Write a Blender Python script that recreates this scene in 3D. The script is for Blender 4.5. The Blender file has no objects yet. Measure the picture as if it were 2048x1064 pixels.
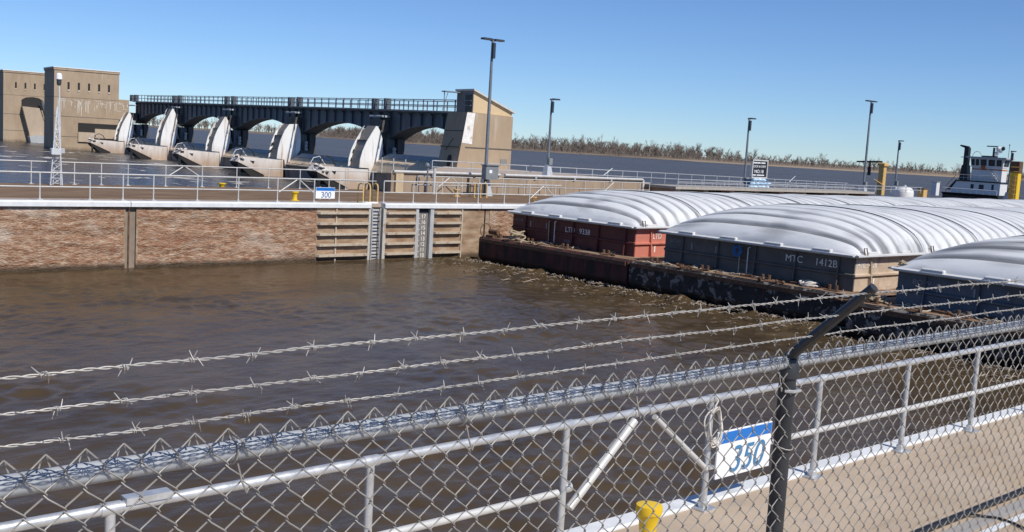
import bpy, math, random
import numpy as np
from mathutils import Vector, Matrix, noise as mn
random.seed(7)
rad = math.radians
S = bpy.context.scene
C = S.collection

# ------------------------------------------------------------------ camera
F_PX, YAW, PITCH, ROLL, EYE = 2161.6, rad(47.703), rad(6.343), rad(3.304), 3.285
fw = Vector((math.cos(YAW) * math.cos(PITCH), math.sin(YAW) * math.cos(PITCH), -math.sin(PITCH)))
rt = Vector((math.sin(YAW), -math.cos(YAW), 0))
up = rt.cross(fw)
r2 = math.cos(ROLL) * rt + math.sin(ROLL) * up
u2 = -math.sin(ROLL) * rt + math.cos(ROLL) * up
cd = bpy.data.cameras.new('camera')
cam = bpy.data.objects.new('camera', cd)
C.objects.link(cam)
cd.sensor_width = 36.0
cd.lens = F_PX / 2048 * 36.0
cd.clip_start, cd.clip_end = 0.05, 20000
m = Matrix.Identity(4)
for i in range(3):
    m[i][0], m[i][1], m[i][2] = r2[i], u2[i], -fw[i]
m[2][3] = EYE
cam.matrix_world = m
S.camera = cam

# ------------------------------------------------------------------ light
SUN_EL, SUN_AZ = rad(46.5), rad(2)          # azimuth from -Y towards +X
w = bpy.data.worlds.new('World')
S.world = w
w.use_nodes = True
wt = w.node_tree
bg = wt.nodes['Background']
sky = wt.nodes.new('ShaderNodeTexSky')
sky.sky_type = 'NISHITA'
sky.sun_disc = False
sky.sun_elevation = SUN_EL
sky.sun_rotation = math.pi - SUN_AZ
sky.air_density = 1.0
sky.dust_density = 0.0
sky.ozone_density = 2.0
sky.altitude = 2000
tint = wt.nodes.new('ShaderNodeMix')          # deep clear-air blue over the whole sky
tint.data_type = 'RGBA'
tint.blend_type = 'MULTIPLY'
tint.inputs[0].default_value = 1.0
tint.inputs[7].default_value = (.70, .905, 1.22, 1)
wt.links.new(sky.outputs[0], tint.inputs[6])
wt.links.new(tint.outputs[2], bg.inputs[0])
bg.inputs[1].default_value = 0.092
sl = bpy.data.lights.new('sun', 'SUN')
so = bpy.data.objects.new('sun', sl)
C.objects.link(so)
sl.energy = 4.6
sl.angle = rad(0.53)
sl.color = (1.0, 0.95, 0.87)
to_sun = Vector((math.sin(SUN_AZ) * math.cos(SUN_EL), -math.cos(SUN_AZ) * math.cos(SUN_EL), math.sin(SUN_EL)))
so.rotation_euler = to_sun.to_track_quat('Z', 'Y').to_euler()
S.view_settings.view_transform = 'Standard'
S.view_settings.look = 'None'
S.view_settings.gamma = 1
S.view_settings.use_curve_mapping = False
S.view_settings.exposure = 0.0
S.render.engine = 'CYCLES'

# ------------------------------------------------------------------ materials
def M(name, ramp, sc=(1, 1, 1), noise=2.0, det=6, rough=.75, metal=0.0, bump=0.0, bscale=25, bsc=None,
      over=(), zl=(), spec=.5, bdist=.02, rvar=0.0):
    """procedural material: noise ramp + overlay stains + height bands + bump, in world metres"""
    mt = bpy.data.materials.new(name)
    mt.use_nodes = True
    nt = mt.node_tree
    N, L = nt.nodes, nt.links
    b = N['Principled BSDF']
    b.inputs['Roughness'].default_value = rough
    b.inputs['Metallic'].default_value = metal
    b.inputs['Specular IOR Level'].default_value = spec
    g = N.new('ShaderNodeNewGeometry')
    def noise_fac(sc, ns, det, rgh=.6):
        mp = N.new('ShaderNodeMapping')
        mp.inputs['Scale'].default_value = sc
        L.new(g.outputs['Position'], mp.inputs['Vector'])
        n = N.new('ShaderNodeTexNoise')
        n.inputs['Scale'].default_value = ns
        n.inputs['Detail'].default_value = det
        n.inputs['Roughness'].default_value = rgh
        L.new(mp.outputs[0], n.inputs['Vector'])
        return n.outputs['Fac']
    f = noise_fac(sc, noise, det)
    cr = N.new('ShaderNodeValToRGB')
    els = cr.color_ramp.elements
    while len(els) < len(ramp):
        els.new(.5)
    for e, (p, c) in zip(els, ramp):
        e.position = p
        e.color = (*c, 1)
    L.new(f, cr.inputs[0])
    col = cr.outputs[0]
    def mixc(fac, col, c2):
        mx = N.new('ShaderNodeMix')
        mx.data_type = 'RGBA'
        L.new(fac, mx.inputs[0])
        L.new(col, mx.inputs[6])
        mx.inputs[7].default_value = (*c2, 1)
        return mx.outputs[2]
    for (c2, osc, ons, lo, hi, st) in over:
        of = noise_fac(osc, ons, 5)
        mr = N.new('ShaderNodeMapRange')
        mr.inputs[1].default_value, mr.inputs[2].default_value = lo, hi
        mr.inputs[3].default_value, mr.inputs[4].default_value = 0, st
        L.new(of, mr.inputs[0])
        col = mixc(mr.outputs[0], col, c2)
    for (c2, z0, z1, st) in zl:
        sp = N.new('ShaderNodeSeparateXYZ')
        L.new(g.outputs['Position'], sp.inputs[0])
        nf = noise_fac((1, 1, .25), 1.6, 4)
        ad = N.new('ShaderNodeMath')
        ad.operation = 'MULTIPLY_ADD'
        L.new(nf, ad.inputs[0])
        ad.inputs[1].default_value = (z1 - z0) * .9
        L.new(sp.outputs[2], ad.inputs[2])
        mr = N.new('ShaderNodeMapRange')
        mr.inputs[1].default_value, mr.inputs[2].default_value = z0 + (z1 - z0) * .45, z1 + (z1 - z0) * .45
        mr.inputs[3].default_value, mr.inputs[4].default_value = st, 0
        L.new(ad.outputs[0], mr.inputs[0])
        col = mixc(mr.outputs[0], col, c2)
    L.new(col, b.inputs['Base Color'])
    if rvar:
        mr = N.new('ShaderNodeMapRange')
        mr.inputs[1].default_value, mr.inputs[2].default_value = .3, .7
        mr.inputs[3].default_value, mr.inputs[4].default_value = max(0, rough - rvar), min(1, rough + rvar)
        L.new(f, mr.inputs[0])
        L.new(mr.outputs[0], b.inputs['Roughness'])
    if bump:
        bf = noise_fac(bsc or sc, bscale, 6)
        bp = N.new('ShaderNodeBump')
        bp.inputs['Strength'].default_value = bump
        bp.inputs['Distance'].default_value = bdist
        L.new(bf, bp.inputs['Height'])
        L.new(bp.outputs[0], b.inputs['Normal'])
    return mt

def flat(name, c, rough=.5, metal=0.0, v=.12, ns=3.0, **k):
    return M(name, [(.3, tuple(x * (1 - v) for x in c)), (.7, tuple(min(1, x * (1 + v)) for x in c))],
             noise=ns, rough=rough, metal=metal, **k)

mt = {}
mt['deck'] = M('deck_concrete', [(.3, (.41, .315, .22)), (.7, (.51, .405, .295))], noise=1.2, rough=.9, bump=.25, bscale=60,
               over=[((.40, .26, .12), (1, 1, 1), .7, .55, .75, .45), ((.28, .24, .20), (1, 1, 1), 2.4, .54, .70, .45), ((.22, .16, .10), (.5, 2.5, 1), 1.2, .60, .72, .4)])
mt['coping'] = M('white_coping_paint', [(.3, (.62, .64, .65)), (.7, (.76, .77, .77))], noise=3, rough=.6, bump=.15, bscale=40,
                 over=[((.38, .36, .32), (.6, 1, 3), 2.2, .60, .78, .6)])
mt['wall'] = M('weathered_lock_wall', [(.33, (.22, .10, .052)), (.45, (.32, .17, .098)), (.55, (.42, .27, .175)), (.68, (.55, .43, .32))],
               sc=(.8, .8, 3.0), noise=2.9, det=14, rough=.92, bump=1.0, bscale=9, bsc=(.9, .9, 2.2), bdist=.08,
               over=[((.50, .42, .33), (1.2, 1.2, 1.6), 5.0, .57, .67, .6), ((.13, .058, .028), (.6, .6, 5.0), 3.4, .55, .64, .7), ((.54, .45, .35), (1.1, 1.1, 3.2), 6.5, .58, .66, .6), ((.25, .105, .052), (.25, .25, .9), 1.0, .50, .64, .6), ((.60, .52, .43), (.3, .3, .55), 1.2, .54, .68, .65),
                     ((.27, .245, .19), (.22, .22, .8), 1.3, .54, .66, .6), ((.50, .45, .38), (2.2, 2.2, .10), 1.3, .62, .72, .5)],
               zl=[((.055, .038, .022), -2.16, -1.98, .92)])
mt['wall_smooth'] = M('buff_wall_concrete', [(.33, (.22, .135, .078)), (.5, (.32, .22, .14)), (.68, (.43, .33, .23))],
                      sc=(.6, .6, 2), noise=2.0, det=8, rough=.9, bump=.4, bscale=12, zl=[((.055, .038, .022), -2.16, -1.98, .9)],
                      over=[((.30, .14, .07), (.5, .5, 3), 2, .55, .7, .6)])
mt['brown_deck'] = M('dirty_brown_deck', [(.35, (.12, .07, .033)), (.65, (.21, .13, .07))], sc=(.4, 1.5, 1), noise=1.2, rough=.95,
                     over=[((.34, .25, .17), (.3, 1.4, 1), 1.7, .56, .72, .6)], bump=.3, bscale=14)
mt['apron'] = flat('pale_deck_strip', (.40, .32, .25), .9, bump=.2, bscale=30)
mt['buff'] = M('buff_tower_concrete', [(.3, (.33, .245, .165)), (.7, (.43, .33, .225))], sc=(1, 1, .5), noise=.5, det=8, rough=.9,
               over=[((.26, .18, .12), (1.2, 1.2, .18), 1.1, .55, .78, .55), ((.52, .46, .38), (1.5, 1.5, .15), .9, .62, .74, .55)],
               zl=[((.10, .075, .05), -2.4, -1.6, .85)], bump=.15, bscale=5)
mt['panel'] = M('pale_buff_panel', [(.3, (.40, .31, .22)), (.7, (.49, .39, .29))], sc=(1, 1, .4), noise=.8, rough=.9)
mt['cream'] = flat('cream_gable_panel', (.60, .45, .27), .8, v=.05)
mt['raised'] = M('stained_parapet_concrete', [(.3, (.26, .19, .135)), (.7, (.37, .285, .205))], sc=(1, 1, .25), noise=1.3, rough=.9,
                 over=[((.15, .115, .09), (1.4, 1.4, .12), 1.6, .55, .70, .7)], bump=.2, bscale=10)
mt['galv'] = M('galvanised_steel', [(.3, (.50, .51, .52)), (.7, (.66, .67, .67))], noise=9, rough=.42, metal=.55, rvar=.12,
               over=[((.36, .34, .32), (1, 1, 1), 4, .60, .72, .5)])
mt['galv_white'] = flat('white_galvanised_pipe', (.56, .555, .535), .5, .15, over=[((.45, .36, .26), (1, 1, 1), 5, .62, .75, .5)])
mt['rail_blue'] = M('bluish_fence_rail', [(.3, (.31, .33, .35)), (.7, (.39, .41, .43))], noise=8, rough=.72, metal=.0, rvar=.1, spec=.25)
mt['post_dark'] = M('dark_fence_post', [(.3, (.022, .024, .028)), (.7, (.045, .048, .054))], noise=9, rough=.45, metal=.2,
                    over=[((.10, .105, .11), (4, 4, 1), 5, .6, .75, .5)])
mt['wire'] = M('zinc_wire', [(.3, (.24, .23, .21)), (.7, (.36, .345, .32))], noise=30, rough=.6, metal=.25)
mt['barb'] = M('weathered_barbed_wire', [(.3, (.34, .33, .31)), (.7, (.48, .46, .43))], noise=30, rough=.6, metal=.25)
mt['yellow'] = M('yellow_paint', [(.3, (.74, .47, .015)), (.7, (.80, .54, .02))], noise=5, rough=.45, bump=.08, bscale=20,
                 over=[((.45, .27, .06), (1, 1, 1), 9, .66, .74, .6)])
mt['yellow_old'] = M('faded_yellow_paint', [(.3, (.55, .34, .10)), (.7, (.66, .44, .17))], noise=6, rough=.6,
                     over=[((.25, .12, .05), (1, 1, 1), 4, .58, .7, .6)])
mt['sign_white'] = flat('white_sign_face', (.80, .81, .82), .4, v=.03)
mt['sign_blue'] = flat('blue_sign_band', (.012, .16, .52), .4, v=.05)
mt['sign_navy'] = flat('navy_sign_digits', (.04, .10, .22), .5, v=.05)
mt['sign_digit'] = flat('steel_blue_sign_digits', (.06, .20, .38), .5, v=.05)
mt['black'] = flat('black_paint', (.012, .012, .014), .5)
mt['dark'] = flat('dark_void', (.02, .018, .017), .8)
mt['girder'] = M('slate_bridge_paint', [(.3, (.055, .068, .082)), (.7, (.10, .118, .135))], sc=(1, 1, .3), noise=1.2, rough=.6,
                 over=[((.25, .22, .19), (2, 2, .1), 1.8, .62, .72, .45)])
mt['girder_rail'] = flat('grey_bridge_rail', (.16, .18, .20), .5)
mt['pier_dark'] = flat('dark_pier_concrete', (.10, .095, .09), .9, over=[((.05, .045, .04), (1, 1, .3), .8, .5, .7, .7)])  # dark joints and fittings; on the piers it carries the bridge's shade
mt['butt'] = flat('grey_buttress_concrete', (.22, .21, .20), .9)
mt['gate_white'] = M('white_gate_steel', [(.3, (.78, .77, .75)), (.7, (.86, .855, .84))], sc=(1, 1, .35), noise=.9, rough=.5,
                     over=[((.42, .27, .15), (1.8, 1.8, .12), 1.3, .57, .67, .75)],
                     zl=[((.36, .22, .12), -1.9, 1.1, .8)])
mt['gate_grey'] = flat('grey_gate_web', (.22, .195, .165), .6, over=[((.14, .10, .07), (1, 1, .3), 1, .55, .7, .7)])  # white gate steel greyed for its unlit front, plus rust
mt['sill'] = M('tan_gate_skin', [(.3, (.58, .44, .29)), (.7, (.70, .55, .39))], sc=(1, .3, 1), noise=.8, rough=.7,
               over=[((.25, .16, .09), (1, .3, 1), 1.2, .58, .72, .6)])
mt['slab'] = flat('grey_walk_panel', (.40, .41, .41), .7)
mt['galv_light'] = flat('pale_lattice_steel', (.62, .64, .66), .45, .2)
mt['lamp'] = M('slate_lamp_pole', [(.3, (.15, .175, .20)), (.7, (.22, .245, .27))], noise=4, rough=.45, metal=.3)
mt['lamp_dark'] = flat('dark_lamp_head', (.035, .045, .06), .5)
mt['box_grey'] = flat('grey_control_box', (.22, .235, .24), .45, .1)
mt['steel_foot'] = flat('bright_lamp_foot', (.55, .56, .56), .45, .3)
mt['cover'] = M('white_fibreglass_cover', [(.3, (.60, .61, .62)), (.7, (.70, .71, .71))], sc=(1, .35, 1), noise=1.1, rough=.55, rvar=.08,
                over=[((.40, .40, .40), (1.6, .3, .6), 2.3, .55, .72, .45), ((.50, .47, .42), (2.5, .4, 1), 1.1, .60, .75, .4),
                      ((.22, .22, .22), (1, 1, 1), 3.0, .68, .74, .5)], bump=.12, bscale=18)
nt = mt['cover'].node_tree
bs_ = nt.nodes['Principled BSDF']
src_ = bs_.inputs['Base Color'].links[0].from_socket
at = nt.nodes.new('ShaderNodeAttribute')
at.attribute_name = 'grime'  # rib-valley dirt with shade painted in as well
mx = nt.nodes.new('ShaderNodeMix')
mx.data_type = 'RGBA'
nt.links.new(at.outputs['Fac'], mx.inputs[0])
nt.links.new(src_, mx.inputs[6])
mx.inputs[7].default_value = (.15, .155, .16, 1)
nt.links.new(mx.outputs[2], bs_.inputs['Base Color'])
mt['cover_joint'] = flat('dark_cover_joint', (.055, .058, .06), .7)
mt['lug'] = flat('white_cover_lug', (.60, .60, .59), .6, over=[((.35, .33, .3), (1, 1, 1), 3, .55, .7, .5)])
def coam(name, a, b_, rust, pale=None):
    ov = [(rust, (1, 1, .3), 1.6, .56, .70, .7), (rust, (.4, .4, 2), 3.5, .60, .70, .5)]
    if pale:
        ov.append((pale, (.8, .8, .8), 2.0, .55, .70, .5))
    return M(name, [(.3, a), (.7, b_)], noise=1.8, det=8, rough=.65, over=ov, bump=.15, bscale=14)
mt['coam_red'] = coam('maroon_coaming_paint', (.085, .022, .018), (.13, .034, .026), (.05, .02, .014))  # red coaming with the bow face's shade put into the colour
mt['coam_red_side'] = coam('salmon_primer_paint', (.50, .165, .115), (.56, .20, .145), (.22, .085, .045))  # same red coaming, sunlit side painted lighter
mt['coam_grey'] = coam('charcoal_coaming_paint', (.075, .075, .072), (.115, .113, .105), (.085, .06, .04), (.13, .13, .12))  # worn coaming, bow-face shade painted into the dark grey
mt['coam_tan'] = coam('worn_tan_coaming', (.42, .32, .23), (.58, .47, .36), (.26, .15, .08), (.30, .27, .25))  # same worn coaming, lightened for its sunlit side
mt['coam_blue'] = coam('slate_blue_coaming_paint', (.065, .085, .115), (.10, .125, .155), (.075, .05, .035), (.12, .13, .14))
mt['hull_red'] = M('rusty_maroon_hull', [(.3, (.035, .013, .012)), (.55, (.085, .024, .02)), (.75, (.10, .042, .028))], sc=(1, 1, .7),
                   noise=1.1, det=9, rough=.8, over=[((.012, .010, .010), (1.6, 1.6, .2), 1.6, .48, .58, .85), ((.16, .10, .07), (1, 1, 1), 4, .63, .72, .5)],
                   zl=[((.01, .009, .008), -2.3, -1.75, .9)], bump=.3, bscale=9)
mt['hull_black'] = M('peeling_black_hull', [(.3, (.010, .010, .010)), (.5, (.022, .02, .019)), (.7, (.04, .037, .034))], noise=1.2, det=9,
                     rough=.75, over=[((.25, .225, .20), (1.1, 1.1, .9), 2.6, .535, .57, .85), ((.14, .02, .014), (1, 1, .4), 3.0, .64, .69, .7),
                                      ((.010, .010, .010), (1.6, 1.6, 5), 1.6, .52, .58, .8)],
                     zl=[((.006, .006, .006), -2.3, -1.8, .9)], bump=.4, bscale=9)
mt['rust_deck'] = M('rusty_barge_deck', [(.3, (.11, .06, .035)), (.5, (.24, .15, .09)), (.72, (.42, .31, .21))], sc=(1, .5, 1), noise=2.2, det=9,
                    rough=.9, bump=.5, bscale=14, over=[((.05, .032, .024), (1, .6, 1), 3.0, .55, .68, .7)])
mt['rust'] = M('rusted_iron', [(.3, (.07, .035, .02)), (.7, (.17, .095, .055))], noise=6, rough=.9)
mt['rope'] = M('frayed_hemp_rope', [(.3, (.30, .23, .145)), (.7, (.48, .39, .27))], noise=20, rough=.95)
mt['rope_white'] = flat('white_cord', (.62, .58, .52), .9)
mt['rope_blue'] = flat('blue_rope', (.035, .14, .34), .8)
mt['letter'] = flat('white_stencil_paint', (.78, .76, .72), .7, over=[((.2, .16, .14), (1, 1, 1), 7, .60, .72, .6)])
mt['letter_dim'] = flat('faded_stencil_paint', (.26, .27, .29), .7)
mt['gauge'] = flat('white_gauge_paint', (.82, .79, .73), .7, over=[((.3, .22, .15), (1, 1, 1), 5, .6, .7, .6)])
mt['boat_white'] = flat('white_boat_paint', (.72, .71, .69), .4, v=.05)
mt['boat_grey'] = flat('grey_boat_roof', (.42, .43, .44), .5)
mt['boat_black'] = flat('black_boat_stack', (.016, .016, .018), .5)
mt['orange'] = flat('orange_stripe', (.45, .12, .03), .6)
mt['glass'] = M('dark_window_glass', [(.3, (.03, .04, .05)), (.7, (.06, .07, .085))], rough=.06)
mt['rust_rail'] = flat('armour_steel_strip', (.47, .40, .31), .7, over=[((.26, .15, .08), (1, 1, 1), 4, .54, .68, .7)])
mt['bark'] = M('bare_tree_bark', [(.3, (.135, .11, .088)), (.7, (.22, .185, .155))], noise=.3, rough=.95)
mt['bark2'] = M('pale_tree_bark', [(.3, (.16, .13, .11)), (.7, (.26, .22, .19))], noise=.3, rough=.95)
mt['bank'] = M('winter_bank_earth', [(.3, (.16, .115, .075)), (.7, (.25, .19, .13))], sc=(1, .2, 1), noise=.05, rough=.95)
mt['spit'] = M('sandy_reed_spit', [(.3, (.27, .20, .13)), (.7, (.36, .28, .19))], sc=(1, .2, 1), noise=.05, rough=.95)
mt['blue_stone'] = M('pale_blue_stone', [(.35, (.22, .42, .62)), (.6, (.55, .66, .76))], noise=4, rough=.6)
mt['blue_grout'] = flat('deep_blue_grout', (.03, .10, .20), .7)
mt['foamw'] = M('brown_foam', [(.3, (.16, .115, .075)), (.7, (.42, .35, .27))], noise=5, rough=.8)
mt['earth'] = M('grassy_earth', [(.3, (.12, .10, .05)), (.7, (.19, .15, .09))], noise=.2, rough=.95)

def water(name, base, foam=None, bscale=1.0, bump=.35, rough=.09, stretch=(1, 1, 1), foam_zone=None, bdist=.08, base2=None, foam_thr=(.62, .70), ior=1.33, cst=(1, 1, 1)):
    mtw = bpy.data.materials.new(name)
    mtw.use_nodes = True
    nt = mtw.node_tree
    N, L = nt.nodes, nt.links
    b = N['Principled BSDF']
    b.inputs['Roughness'].default_value = rough
    b.inputs['IOR'].default_value = ior
    g = N.new('ShaderNodeNewGeometry')
    def nz(sc, ns, det, rgh=.55):
        mp = N.new('ShaderNodeMapping')
        mp.inputs['Scale'].default_value = sc
        L.new(g.outputs['Position'], mp.inputs['Vector'])
        n = N.new('ShaderNodeTexNoise')
        n.inputs['Scale'].default_value = ns
        n.inputs['Detail'].default_value = det
        n.inputs['Roughness'].default_value = rgh
        n.inputs['Distortion'].default_value = .4
        L.new(mp.outputs[0], n.inputs['Vector'])
        return n.outputs['Fac']
    h = nz(stretch, bscale, 7)
    bp = N.new('ShaderNodeBump')
    bp.inputs['Strength'].default_value = bump
    bp.inputs['Distance'].default_value = bdist
    L.new(h, bp.inputs['Height'])
    L.new(bp.outputs[0], b.inputs['Normal'])
    b2 = base2 or tuple(x * 1.7 for x in base)
    cr = N.new('ShaderNodeValToRGB')
    cr.color_ramp.elements[0].position = .36
    cr.color_ramp.elements[0].color = (*base, 1)
    cr.color_ramp.elements[1].position = .68
    cr.color_ramp.elements[1].color = (*b2, 1)
    L.new(nz(cst, .35, 5), cr.inputs[0])
    col = cr.outputs[0]
    if foam:
        f = nz(stretch, foam[1], 8, .65)
        mr = N.new('ShaderNodeMapRange')
        mr.inputs[1].default_value, mr.inputs[2].default_value = foam_thr
        L.new(f, mr.inputs[0])
        fac = mr.outputs[0]
        if foam_zone:                   # foam only near a churned line: distance along X from x0
            sp = N.new('ShaderNodeSeparateXYZ')
            L.new(g.outputs['Position'], sp.inputs[0])
            mr2 = N.new('ShaderNodeMapRange')
            mr2.inputs[1].default_value, mr2.inputs[2].default_value = foam_zone
            L.new(sp.outputs[0], mr2.inputs[0])
            mu = N.new('ShaderNodeMath')
            mu.operation = 'MULTIPLY'
            L.new(fac, mu.inputs[0])
            L.new(mr2.outputs[0], mu.inputs[1])
            fac = mu.outputs[0]
        mx = N.new('ShaderNodeMix')
        mx.data_type = 'RGBA'
        L.new(fac, mx.inputs[0])
        L.new(col, mx.inputs[6])
        mx.inputs[7].default_value = (*foam[0], 1)
        col = mx.outputs[2]
        mr3 = N.new('ShaderNodeMapRange')
        mr3.inputs[3].default_value, mr3.inputs[4].default_value = rough, .7
        L.new(fac, mr3.inputs[0])
        L.new(mr3.outputs[0], b.inputs['Roughness'])
    L.new(col, b.inputs['Base Color'])
    return mtw
mt['chamber'] = water('muddy_chamber_water', (.057, .039, .021), foam=((.27, .20, .135), 2.6), bscale=3.2, bump=.4, stretch=(.8, 1.3, 1), bdist=.05,
                      foam_zone=(26.5, 33.0), rough=.17, base2=(.092, .064, .034), foam_thr=(.57, .66), ior=1.16)
mt['pool'] = water('slate_pool_water', (.062, .056, .052), bscale=.8, bump=1.0, rough=.35, stretch=(1, 1, 1), bdist=.5, ior=1.13, base2=(.105, .095, .09), cst=(.35, .03, 1))
mt['tail'] = water('tailwater', (.034, .031, .030), foam=((.50, .46, .41), .22), bscale=.7, bump=.8, rough=.22, stretch=(1.2, .55, 1), bdist=.4, foam_thr=(.585, .63), ior=1.17)

# ------------------------------------------------------------------ mesh helpers
class MB:
    def __init__(s, xf=None):
        s.v, s.f, s.xf = [], [], xf
    def add(s, vs, fs):
        o = len(s.v)
        if s.xf:
            vs = [s.xf(*p) for p in vs]
        s.v += [tuple(p) for p in vs]
        s.f += [tuple(i + o for i in f) for f in fs]
        return s
    def box(s, x0, x1, y0, y1, z0, z1):
        vs = [(x0, y0, z0), (x1, y0, z0), (x1, y1, z0), (x0, y1, z0), (x0, y0, z1), (x1, y0, z1), (x1, y1, z1), (x0, y1, z1)]
        return s.add(vs, [(3, 2, 1, 0), (4, 5, 6, 7), (0, 1, 5, 4), (1, 2, 6, 5), (2, 3, 7, 6), (3, 0, 4, 7)])
    def bbox(s, x0, x1, y0, y1, z0, z1, b=.01):
        """box with chamfered top and vertical edges"""
        def ring(i, z):
            return [(x0 + i, y0 + b, z), (x0 + b, y0 + i, z), (x1 - b, y0 + i, z), (x1 - i, y0 + b, z),
                    (x1 - i, y1 - b, z), (x1 - b, y1 - i, z), (x0 + b, y1 - i, z), (x0 + i, y1 - b, z)]
        vs = ring(0, z0) + ring(0, z1 - b) + ring(b, z1)
        fs = [tuple(range(7, -1, -1)), tuple(range(16, 24))]
        for k in (0, 8):
            for i in range(8):
                j = (i + 1) % 8
                fs.append((k + i, k + j, k + 8 + j, k + 8 + i))
        return s.add(vs, fs)
    def prism(s, poly, a0, a1, axis='y'):
        """extrude polygon along an axis: 'y' poly=(x,z); 'x' poly=(y,z); 'z' poly=(x,y)"""
        mk = {'y': lambda p, a: (p[0], a, p[1]), 'x': lambda p, a: (a, p[0], p[1]), 'z': lambda p, a: (p[0], p[1], a)}[axis]
        n = len(poly)
        vs = [mk(p, a0) for p in poly] + [mk(p, a1) for p in poly]
        fs = [tuple(range(n)), tuple(range(2 * n - 1, n - 1, -1))]
        fs += [(i, n + i, n + (i + 1) % n, (i + 1) % n) for i in range(n)]
        return s.add(vs, fs)
    def path(s, pts, r, n=8, cap=True, closed=False):
        P = [Vector(p) for p in pts]
        R = r if isinstance(r, (list, tuple)) else [r] * len(P)
        vs, fs = [], []
        ref = None
        m_ = len(P)
        for i, p in enumerate(P):
            a = P[(i - 1) % m_] if (i > 0 or closed) else p
            b = P[(i + 1) % m_] if (i < m_ - 1 or closed) else p
            t = (b - a).normalized()
            if ref is None:
                ref = Vector((0, 0, 1)) if abs(t.z) < .9 else Vector((1, 0, 0))
            u = (ref - t * ref.dot(t))
            if u.length < 1e-5:
                u = t.orthogonal()
            u.normalize()
            ref = u
            v_ = t.cross(u)
            for k in range(n):
                an = 2 * math.pi * k / n
                vs.append(p + (u * math.cos(an) + v_ * math.sin(an)) * R[i])
        rng = m_ if closed else m_ - 1
        for i in range(rng):
            j = (i + 1) % m_
            for k in range(n):
                l = (k + 1) % n
                fs.append((i * n + k, i * n + l, j * n + l, j * n + k))
        if cap and not closed:
            fs.append(tuple(range(n - 1, -1, -1)))
            fs.append(tuple((m_ - 1) * n + k for k in range(n)))
        return s.add(vs, fs)
    def tube(s, a, b, r, n=8, r2=None):
        return s.path([a, b], [r, r if r2 is None else r2], n)
    def lathe(s, prof, cx=0, cy=0, n=20):
        vs, fs = [], []
        for (r, z) in prof:
            for k in range(n):
                a = 2 * math.pi * k / n
                vs.append((cx + r * math.cos(a), cy + r * math.sin(a), z))
        for i in range(len(prof) - 1):
            for k in range(n):
                l = (k + 1) % n
                fs.append((i * n + k, i * n + l, (i + 1) * n + l, (i + 1) * n + k))
        fs.append(tuple(range(n - 1, -1, -1)))
        fs.append(tuple((len(prof) - 1) * n + k for k in range(n)))
        return s.add(vs, fs)
    def blob(s, c, rx, ry, rz, n=8, m_=6, jit=.15):
        prof = []
        vs, fs = [], []
        for i in range(m_ + 1):
            th = math.pi * i / m_
            for k in range(n):
                a = 2 * math.pi * k / n
                j = 1 + random.uniform(-jit, jit) * math.sin(th)
                vs.append((c[0] + rx * math.sin(th) * math.cos(a) * j, c[1] + ry * math.sin(th) * math.sin(a) * j, c[2] + rz * math.cos(th)))
        for i in range(m_):
            for k in range(n):
                l = (k + 1) % n
                fs.append((i * n + k, (i + 1) * n + k, (i + 1) * n + l, i * n + l))
        return s.add(vs, fs)
    def build(s, name, mat, parent=None, smooth=False, off=None):
        me = bpy.data.meshes.new(name)
        o3 = off if off is not None else (tuple(parent['base']) if parent is not None and 'base' in parent else (0, 0, 0))
        me.from_pydata([(x - o3[0], y - o3[1], z - o3[2]) for x, y, z in s.v], [], s.f)
        me.materials.append(mat)
        if smooth:
            me.polygons.foreach_set('use_smooth', [True] * len(me.polygons))
            try:
                me.set_sharp_from_angle(angle=rad(38))
            except Exception:
                pass
        me.update()
        o = bpy.data.objects.new(name, me)
        C.objects.link(o)
        if parent is not None:
            o.parent = parent
            if 'base' in parent:
                o['base'] = parent['base']
        return o

def tag(o, label=None, cat=None, group=None, kind=None):
    if label: o['label'] = label
    if cat: o['category'] = cat
    if group: o['group'] = group
    if kind: o['kind'] = kind
    return o
def empty(name, loc=(0, 0, 0), label=None, cat=None, group=None):
    """a thing: children are built in world metres and stored relative to this base"""
    o = bpy.data.objects.new(name, None)
    o.empty_display_size = .2
    C.objects.link(o)
    o.location = loc
    o['base'] = tuple(float(x) for x in loc)
    return tag(o, label, cat, group)
def struct(o):
    o['kind'] = 'structure'
    return o
def dup_mesh(o, parent, loc=None, name=None):
    c = o.copy()
    C.objects.link(c)
    c.parent = parent
    if loc is not None:
        c.location = loc
    return c
def copy_tree(o, parent=None):
    c = o.copy()
    C.objects.link(c)
    c.parent = parent
    for ch in list(o.children):
        copy_tree(ch, c)
    return c
def text(body, size, loc, xdir, ydir, mat, parent, name='lettering', ext=.004, sx=1.0, align='LEFT', font_shear=0):
    cu = bpy.data.curves.new('lettering', 'FONT')
    cu.body = body
    cu.size = size
    cu.extrude = ext
    cu.align_x = align
    cu.shear = font_shear
    ob = bpy.data.objects.new('lettering', cu)
    C.objects.link(ob)
    dg = bpy.context.evaluated_depsgraph_get()
    me = bpy.data.meshes.new_from_object(ob.evaluated_get(dg))
    bpy.data.objects.remove(ob)
    xd, yd = Vector(xdir).normalized(), Vector(ydir).normalized()
    zd = xd.cross(yd)
    base = Vector(parent['base']) if parent is not None and 'base' in parent else Vector((0, 0, 0))
    L0 = Vector(loc) - base
    for v in me.vertices:
        v.co = L0 + xd * (v.co.x * sx) + yd * v.co.y + zd * v.co.z
    me.name = name
    me.materials.clear()
    me.materials.append(mat)
    o = bpy.data.objects.new(name, me)
    C.objects.link(o)
    o.parent = parent
    if parent is not None and 'base' in parent:
        o['base'] = parent['base']
    return o

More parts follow.
